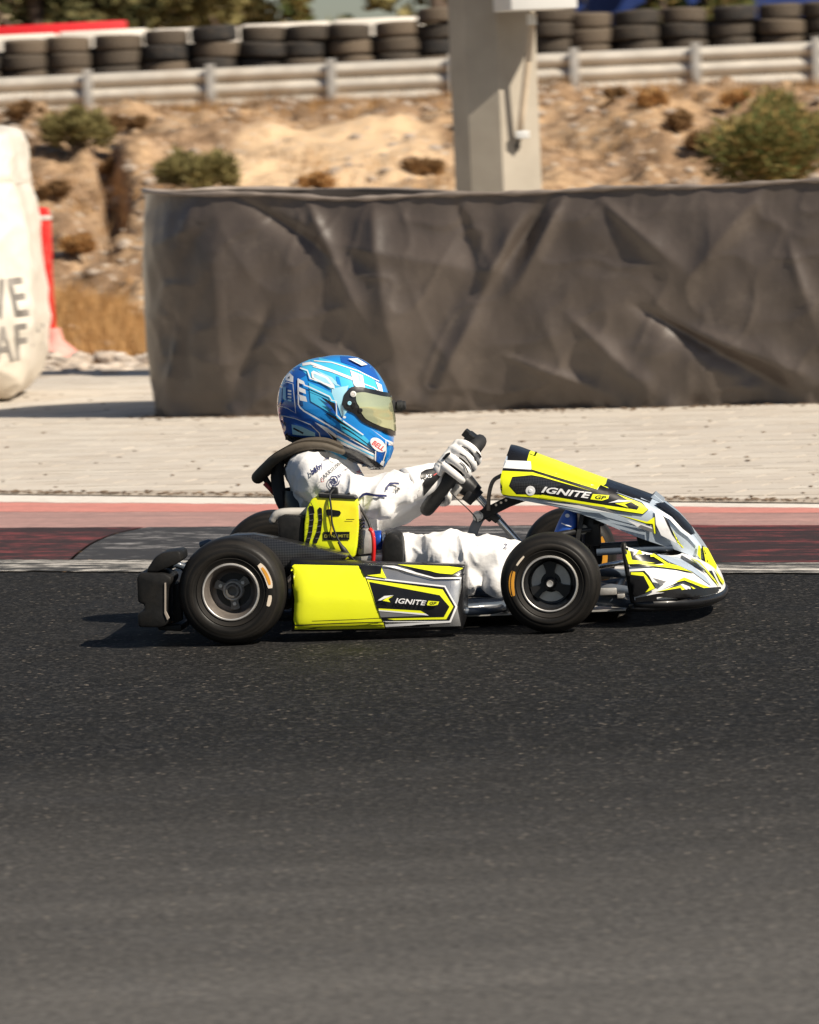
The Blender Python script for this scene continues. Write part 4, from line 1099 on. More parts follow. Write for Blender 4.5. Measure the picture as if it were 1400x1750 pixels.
mb = kb(); lip = [r[0]+Vector((.002, 0, -.010)) for r in rings]; mb.tube(lip, .0125, 10); lp = mb.build('lip', M['black_v'], nose, 180)
mb = kb(); mb.tube([r[0]+Vector((-.012, 0, -.020)) for r in rings], .010, 8); mb.build('lip', M['black_v'], nose, 180)
mb = kb(); mb.tube(rings[0][::2], .008, 8, round_caps=True); mb.tube(rings[-1][::2], .008, 8, round_caps=True); mb.build('edge_trim', M['plastic'], nose, 180)
Z5 = (1000, 840, 5.385)
nose_items = [
    ([(340, 470), (560, 480), (590, 555), (740, 660), (640, 672), (395, 655)], 'black_v'),
    ([(358, 530), (412, 548), (432, 628), (645, 660), (400, 668)], 'yellow'),
    ([(445, 592), (452, 550), (492, 515), (478, 558)], 'white_v'), ([(470, 580), (500, 535), (530, 573)], 'yellow'),
    ([(450, 482), (558, 490), (566, 556), (530, 512)], 'yellow'),
    ([(576, 512), (800, 550), (860, 610), (990, 690), (1110, 790), (1160, 872), (1080, 812), (985, 742), (760, 645), (640, 580)], 'silver_v'),
    ([(592, 552), (630, 566), (770, 660), (870, 690), (1000, 756), (860, 712), (700, 690), (740, 660), (640, 600), (596, 612)], 'black_v'),
    ([(597, 562), (626, 574), (760, 664), (860, 690), (990, 752), (840, 702), (700, 682), (730, 668), (625, 602), (600, 605)], 'yellow'),
    ([(408, 668), (640, 676), (840, 700), (1000, 758), (840, 722), (640, 696), (410, 690)], 'black_v'), ([(500, 672), (700, 680), (860, 706), (950, 738), (820, 714), (640, 690)], 'yellow'),
    ([(806, 556), (900, 600), (1010, 665), (1120, 765), (1000, 690), (880, 622)], 'black_v'),
    ([(960, 612), (1050, 650), (1125, 735), (1215, 850), (1230, 880), (1160, 800), (1080, 705)], 'yellow'), ([(975, 622), (1045, 662), (1110, 735), (1060, 700)], 'silver_v'),
    ([(1130, 735), (1160, 735), (1215, 850), (1225, 868)], 'black_v'), ([(1180, 715), (1270, 830), (1262, 862), (1230, 820)], 'yellow'),
    ([(415, 735), (545, 730), (585, 775), (650, 888), (560, 935), (415, 985)], 'black_v'),
    ([(424, 742), (530, 744), (568, 782), (640, 890), (556, 926), (592, 880), (538, 778), (424, 764)], 'yellow'),
    ([(618, 795), (742, 830), (690, 866)], 'grey_v'),
    ([(690, 905), (820, 850), (900, 800), (1140, 892), (1075, 905), (905, 835), (800, 868)], 'black_v'),
    ([(810, 842), (900, 796), (1142, 890), (1080, 892), (905, 822)], 'yellow'),
    ([(640, 925), (870, 862), (930, 918), (880, 935)], 'black_v'), ([(655, 920), (868, 868), (922, 918), (892, 926), (868, 888)], 'yellow'),
    ([(950, 868), (990, 888), (1020, 906), (965, 915)], 'black_v'), ([(955, 872), (1000, 895), (1010, 908), (980, 900)], 'yellow'),
    ([(415, 985), (640, 940), (900, 905), (1232, 882), (1240, 930), (900, 1000), (415, 1050)], 'black_v'),
]
livery('livery_print', nose, nose, nose_items, M, Z5, 6, tol=.12)

# ---- upright front fairing
st = [  # bottom px, shoulder px, top px, half widths (bottom, shoulder, top)
    ((857, 846), (855, 822), (872, 764), .135, .140, .085), ((870, 851), (868, 815), (884, 766), .138, .143, .088), ((906, 857), (906, 812), (908, 776), .140, .145, .090),
    ((960, 868), (965, 824), (972, 799), .138, .140, .088), ((1005, 881), (1020, 841), (1036, 823), .132, .134, .084), ((1075, 913), (1090, 868), (1105, 845), .120, .124, .080),
    ((1125, 930), (1135, 884), (1136, 858), .110, .114, .075), ((1158, 940), (1166, 905), (1165, 882), .098, .100, .066), ((1186, 951), (1192, 928), (1188, 912), .080, .082, .055),
    ((1210, 970), (1213, 955), (1209, 944), .058, .06, .040), ((1222, 980), (1224, 974), (1221, 968), .03, .032, .02)]
rings = []
for (b, m_, t_, wb_, ws, wt) in st:
    B, S_, T_ = K(*b, -wb_), K(*m_, -ws), K(*t_, -wt*.35)
    half = [B, B.lerp(S_, .5)+Vector((0, -.004, 0)), S_, S_.lerp(Vector((T_.x, -wt, T_.z)), .55)+Vector((0, -.006, .004)), Vector((T_.x, -wt, T_.z-.006)), Vector((T_.x, -wt*.5, T_.z+.001)), Vector((T_.x, 0, T_.z+.003))]
    rings.append(half+[Vector((q.x, -q.y, q.z)) for q in half[-2::-1]])
mb = kb(); mb.loft(rings, closed=False, cap=False); fair = mb.build('front_fairing', M['silver_v'], kart, 180)
sm = fair.modifiers.new('s', 'SUBSURF'); sm.levels = 3; sm.render_levels = 3
sm = fair.modifiers.new('t', 'SOLIDIFY'); sm.thickness = .004; sm.offset = 0; bake(fair, 0); shade(fair.data, 60)
fair.data.materials.append(M['yellow']); fair.data.materials.append(M['black_v'])
_T = KI @ KM; _xa, _xb, _xc, _xd = [K(x, 800, -.05).x for x in (906, 1036, 1112, 884)]
for f in fair.data.polygons:                   # the top of the shell is covered in the same vinyl as its flanks
    if f.normal.z > .76 and f.center.z > .12:
        if _xa < f.center.x < _xb: f.material_index = 1
        elif _xb <= f.center.x < _xc or f.center.x <= _xa: f.material_index = 2
Z4 = (840, 740, 4.667)
fair_items = [
    ([(60, 300), (330, 305), (860, 440), (1250, 560), (1300, 640), (1250, 760), (800, 640), (400, 560), (100, 520), (40, 450)], 'silver_v'),
    ([(140, 80), (200, 85), (335, 190), (312, 228), (130, 216)], 'black_v'), ([(150, 92), (195, 95), (196, 150), (150, 148)], 'silver_v'),
    ([(105, 218), (312, 228), (322, 298), (92, 286)], 'white_v'), ([(85, 280), (322, 294), (842, 448), (838, 474), (330, 320), (85, 302)], 'black_v'),
    ([(315, 195), (372, 140), (930, 350), (872, 400), (842, 452), (320, 292)], 'yellow'),
    ([(880, 395), (925, 352), (1100, 410), (1255, 495), (1235, 520), (1195, 512), (1050, 455)], 'black_v'), ([(1180, 512), (1262, 500), (1240, 525)], 'yellow'),
    ([(862, 425), (890, 392), (1200, 525), (1300, 570), (1240, 545), (1010, 470)], 'silver_v'),
    ([(82, 298), (330, 311), (800, 460), (850, 455), (868, 418), (1012, 486), (1196, 556), (1254, 612), (1208, 652), (340, 518), (150, 504), (80, 492), (52, 440)], 'black_v'),
    ([(88, 304), (328, 316), (796, 464), (400, 352), (320, 338), (168, 352), (140, 422), (200, 488), (380, 492), (1160, 614), (1178, 590), (1000, 490), (1190, 562), (1246, 612), (1205, 645), (340, 512), (150, 498), (86, 486), (60, 440)], 'yellow'),
    ([(172, 358), (320, 344), (560, 412), (420, 470), (330, 488), (205, 482), (150, 422)], 'carbon'),
    (text_bm('IGNITE', 392, 470, 46, 7.4, .30, 1.85, 1.0, .03), 'white_v'),
    ([(790, 528), (808, 488), (938, 500), (930, 525), (880, 540)], 'yellow'), (text_bm('GP', 818, 523, 27, 6, .25, 1.8, 1, .03), 'black_v'),
    ([(932, 557), (1010, 535), (1132, 548), (1000, 554)], 'white_v'), ([(985, 562), (1122, 552), (1062, 570), (1092, 597)], 'yellow'),
    (band([(400, 492), (800, 560), (1150, 630)], 5), 'yellow'),
    ([(420, 545), (700, 575), (980, 640), (700, 600)], 'white_v'), ([(540, 540), (900, 590), (1000, 640), (800, 590)], 'grey_v'),
    ([(1000, 650), (1240, 712), (1302, 668), (1314, 800), (1296, 802), (1282, 735), (1232, 726)], 'black_v'), ([(1020, 652), (1240, 706), (1297, 672), (1308, 800), (1298, 798), (1286, 724), (1232, 718)], 'yellow'),
    ([(1080, 690), (1280, 748), (1290, 790), (1160, 742)], 'white_v'), ([(1165, 748), (1192, 730), (1282, 762), (1296, 795)], 'grey_v')]
livery('livery_print', fair, fair, fair_items, M, Z4, 5, tol=.25, skip_up=.86)
front_items = [
    ([(640, 120), (725, 105), (860, 205), (970, 320), (1005, 395), (960, 392), (900, 342), (800, 225)], 'black_v'),
    ([(660, 160), (790, 240), (890, 345), (960, 400), (1030, 480), (1030, 500), (950, 420), (860, 350), (770, 255)], 'white_v'),
    ([(640, 180), (700, 190), (800, 380), (860, 470), (835, 470), (700, 400), (650, 300)], 'white_v'),
    ([(695, 185), (760, 275), (830, 425), (905, 520), (885, 512), (800, 395)], 'black_v'), ([(800, 350), (830, 425), (908, 515), (895, 515), (850, 470)], 'yellow'),
    ([(1035, 495), (1050, 505), (1062, 610), (1070, 632), (1030, 575)], 'yellow'), ([(1060, 500), (1080, 510), (1140, 690), (1195, 720), (1150, 705), (1090, 640)], 'black_v'),
    ([(1072, 512), (1115, 530), (1198, 690), (1195, 722), (1142, 692), (1104, 640)], 'yellow')]
livery('livery_print', fair, fair, front_items, M, Z5, 6, base=.006, tol=.25)
mb = kb(); q0 = K(1112, 850, -.06); q1 = K(1134, 861, -.06); mb.prism([(q0.x, q0.z), (q0.x+.01, q0.z+.008), (q1.x, q1.z+.006), (q1.x, q1.z)], -.065, .065, bev=.001); mb.build('deflector', M['silver_v'], fair, None)
_h, _n, _i, _d = bvh_of(fair).ray_cast(CAM, ray(907, 838)); _n = _n if _n.dot(ray(907, 838)) < 0 else -_n
mb = MB(); mb.lathe([(0, .009), (.004, .009), (.005, .0075), (.0125, .007), (.0135, .004), (.0135, -.002)], _h, _n, 28); mb.build('bolt', M['white_v'], fair, 40)
mb = kb(); q = K(916, 777, -.06); mb.tube([K(905, 776, -.06), K(913, 779, -.06), K(917, 772, -.06)], .0025, 6, sub=3); mb.build('clip', M['plastic'], fair, 180)
mb = kb(); a = [K(1000, 905, -.02), K(1000+87, 905, -.02)]
mb.prism([tuple((K(x, y, -.02).x, K(x, y, -.02).z)) for x, y in ((1088, 908), (1100, 908), (1150, 928), (1180, 945), (1150, 950), (1094, 930))], -.09, .09, bev=.003); mb.build('nose_mount', M['plastic'], kart, None)

# ---- steering
SC = K(775, 812, 0); T_st = (K(822, 751, 0)-K(728, 873, 0)).normalized(); n_st = Vector((0, 1, 0)).cross(T_st).normalized()
if n_st.x > 0: n_st = -n_st
if T_st.z < 0: T_st = -T_st
YV = Vector((0, 1, 0)); RSW, rSW = .114, .0190
sw_rot = math.radians(0)
mb = kb(); ring = []
for i in range(64):
    a = 2*math.pi*i/64; ring.append(SC+T_st*(RSW*math.sin(a))+YV*(RSW*math.cos(a)))
mb.tube(ring, rSW, 12, closed=True); swh = mb.build('steering_wheel', M['rubber'], kart, 180)
mb = kb()
for a in (-25, 205, 90): 
    aa = math.radians(a); mb.tube([SC-n_st*.03, SC-n_st*.012+(T_st*math.sin(aa)+YV*math.cos(aa))*.05, SC+(T_st*math.sin(aa)+YV*math.cos(aa))*RSW], [.012, .009, .009], 8, sub=2)
mb.lathe([(0, .01), (.03, .01), (.032, 0), (.03, -.02), (.02, -.06)], SC-n_st*.02, n_st, 20); mb.build('spoke', M['blackmetal'], swh, 60)
dp = K(797, 757, 0); mb = kb(); R3 = Matrix((T_st, YV, n_st)).transposed(); mb.box(dp, (.062, .10, .022), R3, bev=.003); mb.box(K(803, 745, 0)+n_st*.004, (.020, .05, .030), R3, bev=.002); mb.build('display', M['plastic'], swh, None)
mb = kb(); c0 = K(797, 825, 0); c1 = K(890, 931, 0); mb.tube([c0, c1], .0095, 16); mb.build('steering_column', M['chrome'], kart, 60)
mb = kb(); mb.tube([SC-n_st*.045, K(818, 850, 0)], .0185, 14); q = K(803, 850, -.01); mb.box(q, (.03, .03, .03), R3, bev=.003); mb.build('column_boss', M['blackmetal'], kart, 40)
mb = kb(); mb.box(K(780, 837, -.03), (.03, .03, .022), R3, bev=.004); mb.build('hub_fitting', M['alloy'], kart, 40)
mb = kb(); mb.box(K(835, 876, 0), (.035, .035, .038), R3, bev=.004); mb.box(K(845, 883, 0), (.02, .05, .03), R3, bev=.003); mb.build('column_bearing', M['blackmetal'], kart, 40)
def strap(pts, wdt, y0, y1, m, nm, holes=()):
    mb = kb(); P = [K(x, y, (y0+y1)/2) for x, y in pts]; pl = band([(q.x, q.z) for q in P], wdt); mb.prism(pl, y0, y1, bev=.0015); o_ = mb.build(nm, m, kart, None); return o_
strap([(815, 885), (840, 872), (868, 858), (900, 846)], .028, -.062, -.056, M['plastic'], 'fairing_bracket')
for (x, y) in ((848, 863), (856.5, 859), (865, 855)):
    mb = kb(); q = K(x, y, -.0635); mb.lathe([(0, .001), (.0032, .001), (.0034, 0)], q, (0, -1, 0), 14); mb.build('bracket_hole', M['white_p'], kart, None)
for s in (-1, 1):
    strap([(806, 918), (812, 900), (820, 885), (832, 874)], .026, s*.055-.004, s*.055+.004, M['frame'], 'column_support')
mb = kb(); q = K(817, 882, -.060); mb.lathe([(0, .006), (.008, .006), (.0085, .002), (.014, .002), (.0145, 0)], q, (0, -1, 0), 20); mb.build('bolt', M['alloy'], kart, 40)
mb = kb(); mb.tube([K(858, 812, -.09), K(843, 822, -.09), K(836, 845, -.08), K(835, 872, -.07)], .0055, 10, sub=6); mb.build('brake_hose', mat('grey_hose', (.09, .08, .07), .5), kart, 180)
mb = kb(); mb.tube([K(772, 843, -.06), K(785, 856, -.07), K(800, 870, -.07), K(813, 885, -.066), K(814, 893, -.066)], .0016, 6, sub=5); mb.build('cable', M['rubber'], kart, 180)
# pedals, master cylinder and front stub axles
mb = kb(); mb.tube([K(1000, 880, -.03), K(1004, 960, -.03)], .012, 10); mb.tube([K(1000, 876, -.03), K(1000, 876, .12)], .010, 10); mb.box(K(1012, 905, -.05), (.045, .03, .085), bev=.006); mb.box(K(1022, 888, -.05), (.035, .03, .035), bev=.006); mb.build('pedal', M['blackmetal'], kart, 40)
mb = kb(); q = K(996, 905, -.075); mb.lathe([(0, .006), (.008, .006), (.009, 0), (.013, 0), (.013, -.02)], q, (0, -1, 0), 16); mb.build('bolt', M['alloy'], kart, 40)
mb = kb(); mb.tube([K(960, 912, -.12), K(985, 908, -.10), K(1010, 905, -.09)], .006, 8); mb.tube([K(955, 915, -.14), K(985, 908, -.1)], .010, 8); mb.build('pedal_rod', M['blackmetal'], kart, 60)
mb = kb()
for s in (-1, 1): mb.tube([(WB, s*.39, RF), (WB, s*.31, RF)], .010, 12); mb.box((WB, s*.315, RF), (.03, .03, .10), bev=.004); mb.tube([(WB-.06, s*.31, RF-.02), (WB-.09, s*.05, RF-.03)], .006, 8)
mb.build('stub_axle', M['blackmetal'], kart, 40)

# ---- rear bumper
def prism_px(mb, pts, yl, y0, y1, bev=.006, mi=0):
    P = [K(x, y, yl) for x, y in pts]; return mb.prism([(q.x, q.z) for q in P], y0, y1, mi, bev)
mb = kb(); prism_px(mb, [(237, 984), (243, 976), (285, 977), (297, 984), (297, 994), (290, 1002), (289, 1046), (292, 1058), (287, 1067), (278, 1070), (240, 1070), (238, 1046), (250, 1040), (250, 1030), (239, 1028)], -.46, -.50, -.36, .007)
prism_px(mb, [(240, 1008), (285, 1005), (290, 1060), (242, 1064)], -.46, -.355, .36, .006)
prism_px(mb, [(240, 1012), (246, 1006), (284, 1007), (289, 1014), (289, 1060), (278, 1070), (240, 1070)], -.46, .365, .50, .007)
rb = mb.build('rear_bumper', M['plastic'], kart, 30)
for s in (-1,):
    mb = kb(); y0, y1 = (-.495, -.37) if s < 0 else (.37, .495)
    prism_px(mb, [(252, 976), (256, 968), (268, 950), (279, 943), (307, 939), (312, 942), (314, 955), (306, 962), (272, 976)], -.46, y0, y1, .006); mb.build('bumper_block', M['plastic'], rb, 30)
for s in (-1, 1):
    mb = kb(); a = K(292, 972, -.40); b = K(330, 962, -.40); mb.tube([Vector((a.x-.02, s*.34, a.z)), Vector((a.x+.02, s*.33, a.z)), Vector((b.x+.05, s*.27, .10))], .010, 10, sub=3)
    a = K(300, 1040, -.40); mb.tube([Vector((a.x-.02, s*.34, a.z)), Vector((a.x+.06, s*.30, .08))], .009, 10)
    mb.build('bumper_stay', M['frame'], rb, 60)
mb = kb(); prism_px(mb, [(296, 1000), (308, 996), (312, 1060), (296, 1066)], -.44, -.44, -.42, .003); prism_px(mb, [(270, 1070), (312, 1066), (312, 1078), (274, 1076)], -.44, -.46, -.30, .003); mb.build('bumper_plate', M['plastic'], rb, 30)
mb = kb(); prism_px(mb, [(281, 996), (284, 996), (284, 1044), (290, 1056), (286, 1060), (281, 1048)], -.50, -.5035, -.498, .0008); mb.build('worn_edge', mat('scuffed_plastic', (.30, .26, .22), .5), rb, None)
# ---- carbon guard over the rear wheel, inside of it
outer = [(322, 985), (330, 962), (345, 940), (370, 922), (400, 914), (430, 913), (465, 919), (510, 929), (560, 940), (594, 948)]
inner_ = [(594, 953), (540, 966), (480, 985), (420, 1000), (340, 1000)]
mb = kb(); prism_px(mb, outer+inner_, -.36, -.374, -.29, .004); mb.build('chain_guard', M['carbon'], kart, 40)
# ---- seat
mb = kb(); rings = []
path = [(480, 836), (482, 870), (492, 915), (515, 965), (560, 995), (620, 1002), (690, 990)]
for i, (x, y) in enumerate(path):
    q = K(x, y, 0); wv = [.11, .135, .155, .165, .165, .16, .12][i]; up_ = [.0, .02, .05, .09, .10, .085, .02][i]
    fwd = [.10, .12, .12, .09, .03, 0, 0][i]; ring = []
    for k in range(13):
        a = -1+2*k/12; ring.append(q+Vector((fwd*abs(a)**2.5, wv*math.sin(a*1.45), up_*abs(a)**2.5)))
    rings.append(ring)
mb.loft(rings, closed=False, cap=False); seat = mb.build('seat', M['black_v'], kart, 180)
for mm, kw in (('SUBSURF', dict(levels=2, render_levels=2)), ('SOLIDIFY', dict(thickness=.007))):
    z_ = seat.modifiers.new('m', mm)
    for k_, v_ in kw.items(): setattr(z_, k_, v_)
bake(seat, 0); shade(seat.data, 60)
mb = kb(); mb.tube([K(466, 889, -.20), K(474, 880, -.20), K(490, 877, -.20), K(530, 875, -.19)], [.010, .013, .014, .012], 8, sub=4, round_caps=True); mb.build('seat_edge', mat('grey_fibreglass', (.42, .40, .37), .45, var=.15), seat, 180)
# ---- engine
eng = kb(); prism_px(eng, [(521, 948), (519, 925), (520, 895), (524, 868), (532, 853), (545, 846), (608, 850), (612, 870), (613, 900), (610, 935), (606, 952), (590, 958)], -.285, -.285, -.165, .006)
engine = eng.build('engine', mat('yellow_engine_cover', (.72, .80, .012), .38, var=.08, vs=14, dirt=(.75, .45, .02), dirt_amt=.5, coat=.2), kart, 40)
Z2 = (420, 740, 5.385)
eng_items = [([(580, 680), (600, 668), (626, 680), (628, 800), (610, 930), (585, 1018), (555, 1020), (552, 1000), (578, 900), (590, 790)], 'black_v'),
    ([(664, 700), (680, 682), (702, 695), (708, 800), (690, 930), (655, 1015), (620, 1015), (622, 985), (655, 900), (672, 800)], 'black_v'),
    ([(740, 712), (755, 698), (800, 705), (865, 715), (878, 735), (865, 762), (770, 768), (745, 755)], 'black_v'), ([(712, 910), (957, 908), (955, 983), (714, 986)], 'black_v'),
    (text_bm('DYNAMITE', 722, 962, 27, -.6, 0, 1.18, 1.02), 'dyn'), (band([(780, 760), (800, 850), (780, 940)], 16), 'rust'), (band([(770, 600), (775, 680)], 14), 'green'), (band([(925, 795), (1000, 795)], 7), 'black_v'), (band([(600, 640), (625, 690), (632, 740)], 7), 'black_v'), (band([(545, 660), (600, 600)], 5), 'black_v'),
    ]
for k in range(5):
    y = 750+k*55; eng_items.append((band([(585-k*4, y), (625-k*3, y-6)], 4), 'grey_v')); eng_items.append((band([(668-k*6, y), (704-k*5, y-6)], 4), 'grey_v'))
M['dyn'] = mat('dull_gold_print', (.30, .29, .03), .5); M['rust'] = mat('orange_stain', (.72, .50, .01), .5); M['green'] = mat('green_tint', (.45, .75, .02), .4)
livery('cover_print', engine, engine, eng_items, M, Z2, 8, step=.0002)
mb = kb(); prism_px(mb, [(544, 843), (606, 847), (610, 853), (546, 850)], -.28, -.289, -.16, .001); prism_px(mb, [(566, 832), (577, 833), (579, 848), (563, 846)], -.24, -.25, -.225, .002)
prism_px(mb, [(553, 842), (560, 838), (564, 843)], -.24, -.25, -.23, .001); prism_px(mb, [(588, 846), (598, 841), (600, 846)], -.24, -.25, -.23, .001); mb.build('engine_top', M['blackmetal'], engine, 40)
mb = kb()
for k in range(9):
    y = 888+k*6; prism_px(mb, [(606, y), (619, y-2), (619, y+1), (606, y+2.4)], -.26, -.272, -.18, 0)
mb.build('cooling_fin', M['blackmetal'], engine, None)
mb = kb(); prism_px(mb, [(604, 862), (614, 864), (617, 888), (606, 890)], -.26, -.27, -.2, .003); mb.build('cylinder', mat('cast_alloy', (.45, .40, .34), .5, metal=.5, var=.2), engine, 40)
mb = kb(); prism_px(mb, [(474, 886), (482, 881), (520, 884), (519, 944), (478, 942)], -.27, -.272, -.15, .006); mb.build('clutch_cover', M['plastic'], engine, 40)
mb = kb(); prism_px(mb, [(612, 906), (632, 903), (640, 910), (640, 945), (612, 948)], -.23, -.245, -.17, .004); mb.lathe([(.0, .02), (.02, .02), (.022, 0), (.022, -.02), (0, -.02)], K(628, 925, -.22), (1, 0, 0), 16); prism_px(mb, [(606, 950), (660, 945), (662, 962), (612, 964)], -.22, -.24, -.16, .004); carb = mb.build('carburettor', M['alloy'], kart, 40)
mb = kb(); a = K(646, 923, -.22); mb.lathe([(.018, -.010), (.0245, -.010), (.026, -.006), (.026, .006), (.0245, .010), (.018, .010)], a, (1, 0, 0), 24); mb.build('intake_ring', M['anod_blue'], carb, 40)
mb = kb(); mb.lathe([(.020, -.004), (.024, -.004), (.024, .004), (.02, .004)], a+Vector((.018, 0, 0)), (1, 0, 0), 24); mb.build('hose_clip', M['steel'], carb, 40)
mb = kb(); prism_px(mb, [(658, 916), (666, 909), (680, 911), (689, 922), (691, 945), (689, 966), (655, 966), (655, 930)], -.24, -.275, -.15, .009); mb.build('air_box', M['plastic'], kart, 40)
mb = kb(); mb.tube([K(632, 904, -.262), K(637, 912, -.268), K(639, 935, -.27), K(637, 968, -.26)], .0055, 10, sub=5); mb.build('fuel_hose', M['hose_red'], kart, 180)
mb = kb(); mb.tube([K(612, 862, -.24), K(622, 878, -.25), K(630, 893, -.255), K(634, 906, -.262)], .004, 8, sub=5); mb.build('spark_lead', M['rubber'], kart, 180)
mb = kb(); mb.tube([K(571, 836, -.25), K(564, 846, -.287), K(566, 868, -.297), K(568, 895, -.297), K(578, 922, -.297), K(592, 942, -.297), K(604, 956, -.29), K(616, 966, -.27)], .0026, 8, sub=6); mb.build('cable', M['rubber'], kart, 180)
mb = kb(); mb.tube([K(578, 926, -.30), K(588, 940, -.30), K(600, 953, -.295)], [.003, .0075, .004], 8, sub=4); mb.build('cable_joint', M['rubber'], kart, 180)
mb = kb(); mb.tube([K(612, 890, -.20), K(618, 885, -.18), K(620, 915, -.17)], .007, 8, sub=3); mb.build('breather_hose', M['anod_blue'], kart, 180)
# ================================================================= THE DRIVER
def suit_material():
    m, t, p = newmat('white_race_suit'); v = coords(t)
    c = ramp(t, noise(t, v, 5, 5, .6), [(.3, (.70, .69, .685)), (.7, (.80, .795, .79))])
    c = mix(t, ramp(t, noise(t, v, 9, 6, .68), [(.54, 0), (.78, .6)]), c, (.46, .37, .29))
    t.links.new(c, p.inputs['Base Color']); p.inputs['Roughness'].default_value = .8; p.inputs['Sheen Weight'].default_value = .2
    n = bump(t, p, noise(t, coords(t, (1, 1, 1.6)), 30, 3, .5), .25, .01)
    bump(t, p, noise(t, v, 260, 2), .12, .002, n); return m
M['suit'] = suit_material()
HIP = K(575, 950, 0); PM = KM @ Matrix.Translation(HIP)
man = root('person', 'small driver in a white race suit and blue helmet seated in the kart', 'person', PM)
def sweep(mb, pts, sub=5, seg=20):
    mb.tube([K(x, y, yl) for x, y, yl, r in pts], [r for *_, r in pts], seg, sub=sub, round_caps=True)
body = kb()
# trunk
rings = []
for (x, y, rx, ry) in ((575, 985, .075, .11), (570, 960, .105, .145), (572, 920, .112, .15), (574, 880, .118, .148), (568, 845, .115, .15), (556, 815, .105, .155), (552, 792, .085, .135), (556, 772, .06, .08), (562, 755, .048, .05)):
    q = K(x, y, 0); rings.append([q+Vector((rx*math.cos(a), ry*math.sin(a), -.10*rx*math.cos(a))) for a in np.linspace(0, 2*math.pi, 28, endpoint=False)])
body.loft(rings)
# near arm, far arm
sweep(body, [(528, 802, -.11, .060), (548, 818, -.15, .060), (585, 840, -.178, .056), (632, 846, -.19, .053), (660, 838, -.18, .047), (690, 831, -.150, .042), (716, 827, -.125, .036), (742, 815, -.098, .027)])
sweep(body, [(528, 802, .11, .058), (560, 830, .15, .056), (620, 872, .17, .052), (665, 872, .15, .045), (700, 862, .13, .038), (735, 848, .12, .029)])
# sleeve folds on the near arm
for (x, y, r) in ((612, 862, .036), (655, 862, .030)): body.lathe([(0, r), (r*.5, r*.86), (r*.87, r*.5), (r, 0), (r*.87, -r*.5), (r*.5, -r*.86), (0, -r)], K(x, y, -.195), (1, 0, .4), 14)
# near leg, far leg
sweep(body, [(590, 970, -.09, .078), (650, 962, -.13, .074), (710, 955, -.165, .066), (765, 950, -.18, .060), (810, 955, -.175, .060), (860, 957, -.155, .056), (905, 956, -.125, .046), (942, 962, -.105, .036)])
sweep(body, [(590, 965, .09, .078), (660, 962, .13, .07), (770, 950, .16, .058), (850, 958, .14, .05), (935, 965, .10, .034)])
for (x, y, r) in ((800, 985, .044), (850, 988, .042)): body.lathe([(0, r), (r*.5, r*.86), (r*.87, r*.5), (r, 0), (r*.87, -r*.5), (r*.5, -r*.86), (0, -r)], K(x, y, -.195), (.3, 0, 1), 14)
bo_ = body.build('body', M['suit'], man, 180)
rm = bo_.modifiers.new('r', 'REMESH'); rm.mode = 'VOXEL'; rm.voxel_size = .0044
s_ = bo_.modifiers.new('s', 'SMOOTH'); s_.factor = .5; s_.iterations = 12
tx = bpy.data.textures.new('folds', 'CLOUDS'); tx.noise_scale = .10; tx.noise_depth = 1
ds = bo_.modifiers.new('d', 'DISPLACE'); ds.texture = tx; ds.strength = .036; ds.mid_level = .5; ds.texture_coords = 'LOCAL'
tx2 = bpy.data.textures.new('folds2', 'CLOUDS'); tx2.noise_scale = .045; tx2.noise_depth = 0
ds = bo_.modifiers.new('d2', 'DISPLACE'); ds.texture = tx2; ds.strength = .007; ds.mid_level = .5; ds.texture_coords = 'LOCAL'
s_ = bo_.modifiers.new('s2', 'SMOOTH'); s_.factor = .5; s_.iterations = 3
bake(bo_, 0)
# cloth creases: sharp ridges, running across the limbs and gathering at elbow, armpit, hip and knee
from mathutils import noise as mn
me = bo_.data; TB = KI @ PM
gather = [(K(x, y, yl), r) for x, y, yl, r in ((640, 850, -.19, .10), (560, 860, -.15, .10), (700, 835, -.16, .07), (800, 965, -.18, .10), (700, 960, -.17, .11), (850, 985, -.16, .08), (520, 830, -.12, .08))]
newco = []
for v in me.vertices:
    q = TB @ v.co; g_ = .35
    for c, r in gather: g_ += math.exp(-((q-c).length/r)**2)
    g_ = min(g_, 1.25)
    arm = q.z > .24
    wv = q+mn.noise_vector(q*7)*.05
    u = Vector((wv.x*1.0+wv.z*.5, wv.y*.45, wv.z*.5-wv.x*.2))*15 if not arm else Vector((wv.x*1.0-wv.z*.45, wv.y*.5, wv.z*.45+wv.x*.1))*14
    a = 1-abs(mn.noise(u)); b = 1-abs(mn.noise(u*1.9+Vector((5, 2, 9))))
    d = g_*(.0105*(a**4-.4)+.0035*(b**5-.25))
    newco.append(v.co+v.normal*d)
for v, c in zip(me.vertices, newco): v.co = c
shade(bo_.data, 180)
M['navy'] = mat('navy_print', (.015, .02, .10), .6); M['lblue'] = mat('sky_blue_print', (.10, .42, .68), .6); M['dred'] = mat('red_letters', (.45, .05, .05), .6); M['brown_p'] = mat('brown_print', (.30, .14, .10), .6)
Z3b = (520, 760, 7.778)
